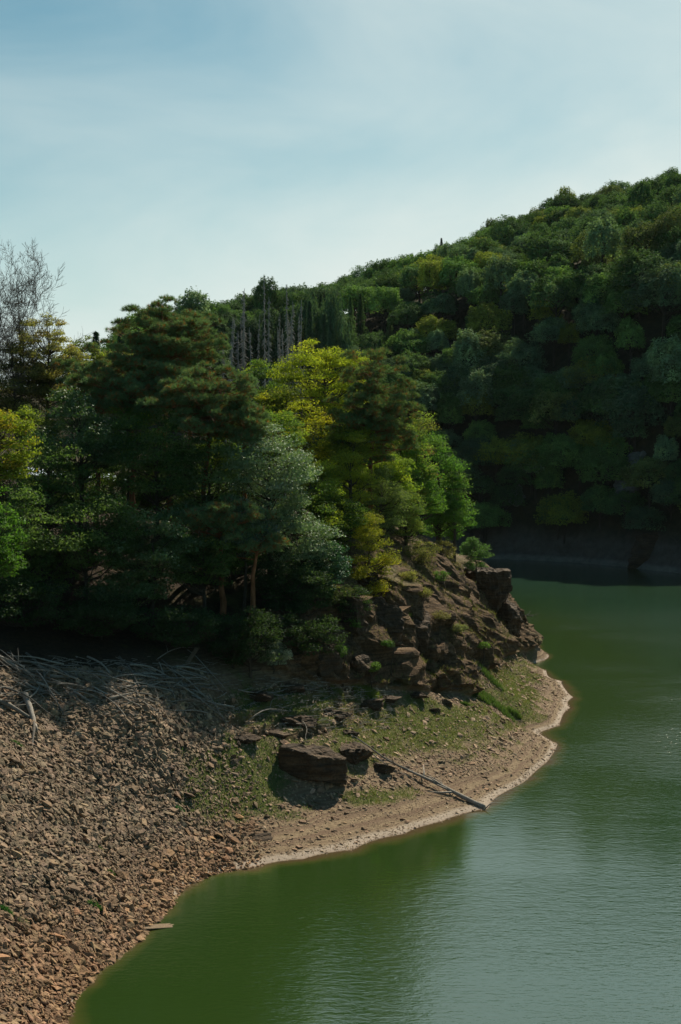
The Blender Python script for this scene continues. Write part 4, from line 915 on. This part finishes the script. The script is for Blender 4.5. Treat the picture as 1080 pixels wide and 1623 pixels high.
# ------------------------------------------------------------------ grass, tufts
def blades(x, y, hgt, r, wid=.03, lean=.5):
    n = len(x); z = h(x, y); C = np.stack([x, y, z - .03], 1); D = r.normal(0, lean, (n, 3)); D[:, 2] = 1; V_, F_ = needles(C, D, 1, wid, r)
    V_ = V_.reshape(n, 3, 3); tip = V_[:, 2] - C; V_[:, 2] = C + tip * hgt[:, None]; return V_.reshape(-1, 3), F_
r = np.random.default_rng(50)
x = r.uniform(-16, 34, 900000); y = r.uniform(96, 200, 900000); g_ = bil(gr, x, y); zz = bil(Z, x, y); k = (r.random(len(x)) < g_ * 1.2) & (g_ > .12) & (zz > .5) & (zz < 10)
x, y = x[k][:150000], y[k][:150000]; print('grass', len(x)); V_, F_ = blades(x, y, r.uniform(.10, .32, len(x)), r, .055, .8)
c = np.array([.085, .135, .03]) * r.uniform(.6, 1.4, (len(x), 1)); yk = r.random(len(x)) < np.where(bil(pu, x, y) > 520, .55, .2); c[yk] = np.array([.20, .19, .07]) * r.uniform(.7, 1.2, (yk.sum(), 1))
tag(obj('grass', mesh('grass', V_, F_, M_grass, c)), 'low green grass spreading over the shore', 'grass', None, 'stuff')
def tuft(u, v, w_px, hm, label, base, n=1600, asp=.45, name='grass_tuft', cat='grass tuft'):
    r = np.random.default_rng(int(u * 7 + v)); q = None
    for Yd in np.arange(80, 220, .5):
        p = P(u, v, Yd)
        if p[2] < float(h(np.array(p[0]), np.array(Yd))): q = p; break
    rx = w_px / FPX * q[1] / 2; a = r.random(n) * 6.28; rr = r.random(n) ** .5; x = q[0] + np.cos(a) * rr * rx; y = q[1] + np.sin(a) * rr * rx * asp
    hz = hm * r.uniform(.5, 1.1, n) * (1 - .5 * rr ** 2); V_, F_ = blades(x, y, hz, r, .045, .35); c = np.array(base) * r.uniform(.6, 1.4, (n, 1)); o = obj(name, mesh(name, V_ - q, F_, M_grass, c), None, q); return tag(o, label, cat)
for a in ((560, 1090, 55, .8, 'long yellow-green grass tuft under the cliff, left of two', (.13, .17, .03)), (590, 1106, 45, .7, 'smaller long grass tuft right of the first under the cliff', (.13, .17, .03)), (535, 1100, 30, .6, 'pale grass tuft left of the long tufts', (.14, .16, .04)),
          (790, 1122, 60, 1.0, 'thick dark green rush clump on the right shore', (.085, .14, .035)), (760, 1105, 40, .8, 'left end of the green rushes on the right shore', (.085, .14, .035)), (815, 1135, 24, .8, 'right tip of the dark green rush clump', (.085, .14, .035)), (778, 1078, 44, .8, 'green rush clump below the cliff end', (.085, .14, .035)),
          (738, 1118, 16, .4, 'small green tuft right of the lowest rock toe', (.085, .14, .035)), (750, 975, 30, .6, 'yellow grass tuft on the rock under the pinnacle', (.16, .17, .03)), (745, 998, 26, .5, 'lower yellow grass tuft on the pinnacle rock', (.18, .16, .03)),
          (28, 1183, 26, .35, 'small green plant on the upper left scree', (.05, .12, .03)), (152, 1440, 28, .4, 'green weed clump in the middle of the left scree', (.06, .15, .04)), (12, 1545, 26, .4, 'green weed at the left edge near the bottom', (.05, .14, .04)), (12, 1585, 24, .4, 'lowest green weed at the left edge', (.05, .14, .04)),
          (38, 1560, 22, .35, 'green weed right of the two edge weeds', (.05, .14, .04)), (120, 1350, 40, .25, 'thin green growth across the scree', (.07, .13, .03)), (285, 1288, 16, .3, 'bright green weed at the edge of the scree and grass', (.04, .17, .05)), (156, 1350, 20, .25, 'tiny green weed right of the thin growth on the scree', (.085, .14, .035)),
          (176, 1388, 14, .25, 'tiny green weed above the middle scree clump', (.07, .13, .04))): tuft(*a)
# dry grass and small plants on top of the cliff ledges
r = np.random.default_rng(57)
q = (SU > 520) & (SU < 810) & (SV_ > 860) & (SV_ < 1090) & (Y > 125) & (Y < 195) & (NZ > .52) & (Z > 3) & (fbm(PV / 2.5, 3, 6) + .5 * (NZ - .7) > -.02); qp = PV[q]; qp = qp[r.integers(0, len(qp), 26000)] + r.normal(0, .12, (26000, 3)) * [1, 1, 0]
x, y = qp[:, 0], qp[:, 1]; D = r.normal(0, .6, (len(x), 3)); D[:, 2] = 1; V_, F_ = needles(qp - [0, 0, .05], D, 1, .05, r); V_ = V_.reshape(-1, 3, 3); V_[:, 2] = qp + (V_[:, 2] - qp) * r.uniform(.12, .42, len(x))[:, None]; V_ = V_.reshape(-1, 3)
c = np.where(r.random((len(x), 1)) < .5, np.array([[.17, .14, .05]]), np.array([[.10, .12, .03]])) * r.uniform(.6, 1.3, (len(x), 1)); tag(obj('dry_grass', mesh('dry_grass', V_, F_, M_grass, c)), 'dry yellow grass on the ledges of the brown cliff', 'grass', None, 'stuff')

# ------------------------------------------------------------------ driftwood
def wood_piece(r, a, b, rad, name, label, cat='driftwood', group=None, forks=1, n=8, mat=M_drift, bend=.06, color=1.0):
    a, b = np.array(a, float), np.array(b, float); L_ = np.linalg.norm(b - a); m = 9; t = np.linspace(0, 1, m)[:, None]
    w = norm(np.cross(b - a, r.normal(size=3))); w2 = norm(np.cross(b - a, w)); pts = a + (b - a) * t + w * np.sin(t * np.pi * r.uniform(.8, 1.8)) * L_ * bend + w2 * np.sin(t * 7 + r.uniform(0, 6)) * L_ * bend * .3; rd = rad * np.linspace(1, .45, m) * r.uniform(.88, 1.12, m)
    parts = [path_tube(pts, rd, n)]
    for _ in range(forks):
        k = int(r.integers(2, m - 2)); d = norm(norm(b - a) * .8 + norm(r.normal(size=3)) * [.7, .7, .35]); l = L_ * r.uniform(.15, .38); q = pts[k]; parts.append(path_tube(np.array([q, q + d * l * .5 + r.normal(0, .03, 3), q + d * l]), np.array([rad * .5, rad * .38, rad * .16]), 5))
    V_, F_ = join(parts); o = obj(name, mesh(name, V_ - a, F_, mat, smooth=True), None, a); o.color = (color, color, color, 1); return tag(o, label, cat, group)
def on_ground(u, v, up=0.1):
    d = None
    for Yd in np.arange(62, 240, .25):
        p = P(u, v, Yd)
        if p[2] < float(h0(np.array(p[0]), np.array(Yd))) + .05: d = p; break
    return np.array([d[0], d[1], float(h(np.array(d[0]), np.array(d[1]))) + up])
r = np.random.default_rng(61)
for k in range(150):
    u = r.uniform(-10, 340); v = 1095 + r.normal(0, 26) + (u - 150) * .04; ang = r.normal(.35, .45) + (np.pi if r.random() < .5 else 0); l = r.uniform(25, 110); du, dv = math.cos(ang) * l / 2, math.sin(ang) * l / 2 * .75
    if not 1050 < v < 1136: continue
    big = l > 80
    A_, B_ = on_ground(u - du, float(np.clip(v - dv, 1040, 1150)), r.uniform(.1, .6)), on_ground(u + du, float(np.clip(v + dv, 1040, 1150)), r.uniform(.1, .6))
    if np.linalg.norm(A_ - B_) > 9: continue
    wood_piece(r, A_, B_, r.uniform(.022, .065) * (1.35 if big else 1), 'driftwood_branch', ('long' if big else 'short') + ' bleached branch lying in the driftwood drift on the left', 'driftwood', ('long' if big else 'short') + ' bleached branches in the driftwood drift', int(r.integers(0, 3)), 6, color=r.uniform(.35, .95))
for k in range(12):
    u = 30 + k * 26 + r.uniform(-8, 8); v = 1085 + r.uniform(-22, 28); a = r.normal(.3, .35); l = r.uniform(35, 75); A_, B_ = on_ground(u - math.cos(a) * l / 2, v - math.sin(a) * l / 3, .35), on_ground(u + math.cos(a) * l / 2, v + math.sin(a) * l / 3, .25)
    if np.linalg.norm(A_ - B_) < 8: wood_piece(r, A_, B_, r.uniform(.10, .16), 'driftwood_log', 'thick weathered log in the driftwood drift', 'driftwood', 'thick logs in the driftwood drift', 2, 9, bend=.03, color=r.uniform(.45, .85))
wood_piece(r, on_ground(40, 1118, .5), on_ground(60, 1166, .25), .27, 'log', 'thick pale barkless log end sticking up at the left', 'log', None, 1, 10, bend=.012, color=.95)
wood_piece(r, on_ground(-20, 1118, .3), on_ground(52, 1148, .25), .21, 'log', 'dark log lying against the pale log at the left', 'log', None, 1, 10, bend=.03, color=.6)
wood_piece(r, on_ground(52, 1150, .3), on_ground(54, 1190, .05), .13, 'log', 'short dark stick under the pale log end', 'log', None, 0, 8, bend=.03, color=.45)
# fallen tree reaching the water
fa, fb = on_ground(772, 1284, .05), on_ground(600, 1186, .35)
wood_piece(r, on_ground(768, 1281, .12), on_ground(640, 1222, .35), .20, 'fallen_tree', 'fallen bare trunk with its butt end in the water', 'fallen tree', None, 4, 10, bend=.012, color=.8)
wood_piece(r, on_ground(655, 1228, .35), on_ground(560, 1176, .5), .10, 'fallen_branch', 'thin dead bough leading up from the fallen trunk to the ledge', 'branch', None, 4, 7, bend=.03, color=.62)
wood_piece(r, on_ground(716, 1262, .1), on_ground(655, 1218, .2), .05, 'fallen_branch', 'thin pale stick parallel to the fallen trunk', 'branch', None, 1, 6, color=.9)
wood_piece(r, W(766, 1284), W(778, 1283) + [0, 0, .5], .07, 'fallen_branch', 'broken stub at the water end of the fallen trunk', 'branch', None, 1, 6, color=.5)
for k, (ua, va, ub, vb, rad, lb) in enumerate(((440, 985, 590, 1068, .11, 'long dead bough leaning down the cliff left of its middle'), (505, 990, 600, 1030, .08, 'pale root running across the upper cliff'), (560, 1025, 640, 1068, .07, 'thin bough lying at the foot of the cliff'),
                     (553, 1065, 567, 1090, .06, 'root hanging beside the small buttress'), (380, 1110, 470, 1090, .06, 'dead stick on the ledge under the grey bush'), (395, 1150, 480, 1118, .06, 'dead stick across the ledges left of the tufts'),
                     (330, 1120, 360, 1160, .05, 'stick leaning at the right end of the driftwood'), (480, 1150, 490, 1185, .04, 'thin upright stick behind the big boulder'), (420, 1130, 500, 1125, .05, 'stick lying flat above the big boulder'), (590, 1200, 650, 1235, .05, 'stick lying left of the fallen trunk'),
                     (270, 985, 305, 1015, .05, 'pale stick high in the dark bank'), (250, 1060, 300, 1025, .05, 'thin pale bough rising at the right of the driftwood'))):
    wood_piece(r, on_ground(ua, va, .5), on_ground(ub, vb, .35), rad, 'dead_branch', lb, 'branch', None, 2, 6, color=.7)
# fine twigs in the drift and along the ledges
p0, p1 = [], []
r = np.random.default_rng(66)
for k in range(1500):
    if r.random() < .6: u, v = r.uniform(-20, 370), 1092 + 30 * np.clip(r.normal(0, 1), -1.4, 1.9) + r.uniform(-6, 6)
    else: u, v = r.uniform(370, 620), r.uniform(1070, 1160)
    g0 = None; Yd = 118
    x_ = P(u, v, 112)[0]
    for Yd in np.arange(98, 136, .8):
        p = P(u, v, Yd)
        if p[2] < float(h0(np.array(p[0]), np.array(Yd))) + .2: break
    else: continue
    a = r.normal(.3, .9); L_ = r.uniform(.3, 1.6); d = np.array([math.cos(a), math.sin(a) * .8, r.normal(0, .12)]) * L_ / 2; p = p + [0, 0, .12]
    p0.append(p - d); p1.append(p + d)
Vt, Ft = tubes(p0, p1, np.full(len(p0), .022), np.full(len(p0), .012), 4); tag(obj('twigs', mesh('twigs', Vt, Ft, M_drift)), 'fine dead twigs littering the driftwood and ledges', 'twigs', None, 'stuff')

# planks
def plank(u, v, size, rot, label, up=.1, board=None, w=None):
    q = on_ground(u, v, up) if w is None else w; bm = bmesh.new(); bmesh.ops.create_cube(bm, size=1); bmesh.ops.scale(bm, vec=size, verts=bm.verts); bmesh.ops.bevel(bm, geom=bm.edges[:], offset=.015, segments=1, affect='EDGES'); me = bpy.data.meshes.new('plank'); bm.to_mesh(me); bm.free(); me.materials.append(M_drift)
    o = obj('plank', me, None, q); o.rotation_euler = rot; o.color = (.62, .5, .38, 1); return tag(o, label, 'plank')
plank(305, 1056, (.45, 2.0, .06), (R(35), 0, R(-28)), 'pale flat board standing out at the right end of the driftwood', .5)
bw = W(238, 1473)
for k in range(3):
    plank(0, 0, (.30, 2.5, .06), (R(-5), R(6), R(-66)), ['sunken board at the waterline, nearest the bank', 'middle one of three boards half in the green water', 'outermost board sinking into the green water'][k], w=bw + np.array([.2 + .12 * k, .33 * k, .10 - .035 * k]))
plank(95, 1078, (.4, 1.6, .06), (R(15), 0, R(60)), 'short pale board among the left driftwood', .4)
# snag in the water by the cliff end
q = W(832, 977)
for k, (dx, L_, dz) in enumerate(((-1.5, 3.2, .25), (.3, 2.4, .35), (0, 1.2, .8))):
    wood_piece(r, q + [dx, 0, .03], q + [dx + L_, .8, dz], .06, 'snag', ['long twig of the snag lying in the water past the cliff end', 'right twig of the snag in the water past the cliff end', 'upright twig of the snag in the water past the cliff end'][k], 'snag', None, 3, 5, color=.4)
put_rock('far_rock', 1050, 893, 338, (11, 4, 4.2), 'dark rock shoulder at the far waterline by the right edge', 301, .15, cuts=10, strata=.3, rough=.12, sink=.3)
# pale crag patches in the shaded far slope
for k, (u, v, Yd, sz, lb) in enumerate(((1000, 795, 353, (4.0, 3, 6), 'pale grey crag in the dark slope near the right edge'), (1016, 752, 356, (5, 3, 5), 'upper part of the pale crag near the right edge'), (822, 795, 373, (3.5, 3, 3), 'small grey crag in the dark slope right of the wood'))):
    put_rock('crag', u, v, Yd, sz, lb, 200 + k, .3 * k, mat=bpy.data.materials.get('crag_rock') or rock_mat('crag_rock', (.20, .19, .17), (.30, .29, .27), (.12, .11, .10), .5, False, .3), cuts=10, strata=.4, rough=.12, sink=.5, tilt=(.3, 0))
# ------------------------------------------------------------------ air
hb = bmesh.new(); bmesh.ops.create_cube(hb, size=1); bmesh.ops.scale(hb, vec=(1000, 1000, 250), verts=hb.verts); bmesh.ops.translate(hb, vec=(20, 440, 103), verts=hb.verts)
hme = bpy.data.meshes.new('haze'); hb.to_mesh(hme); hb.free(); hm, nt = newmat('haze'); pv_ = N(nt, 'ShaderNodeVolumePrincipled'); pv_.inputs['Color'].default_value = (.82, .92, 1, 1); pv_.inputs['Density'].default_value = .000016; pv_.inputs['Anisotropy'].default_value = 0
nt.links.new(pv_.outputs[0], N(nt, 'ShaderNodeOutputMaterial').inputs['Volume']); hme.materials.append(hm); tag(obj('haze', hme), 'thin blue haze in the valley air', 'haze', None, 'stuff')
print('objects', len(bpy.data.objects))
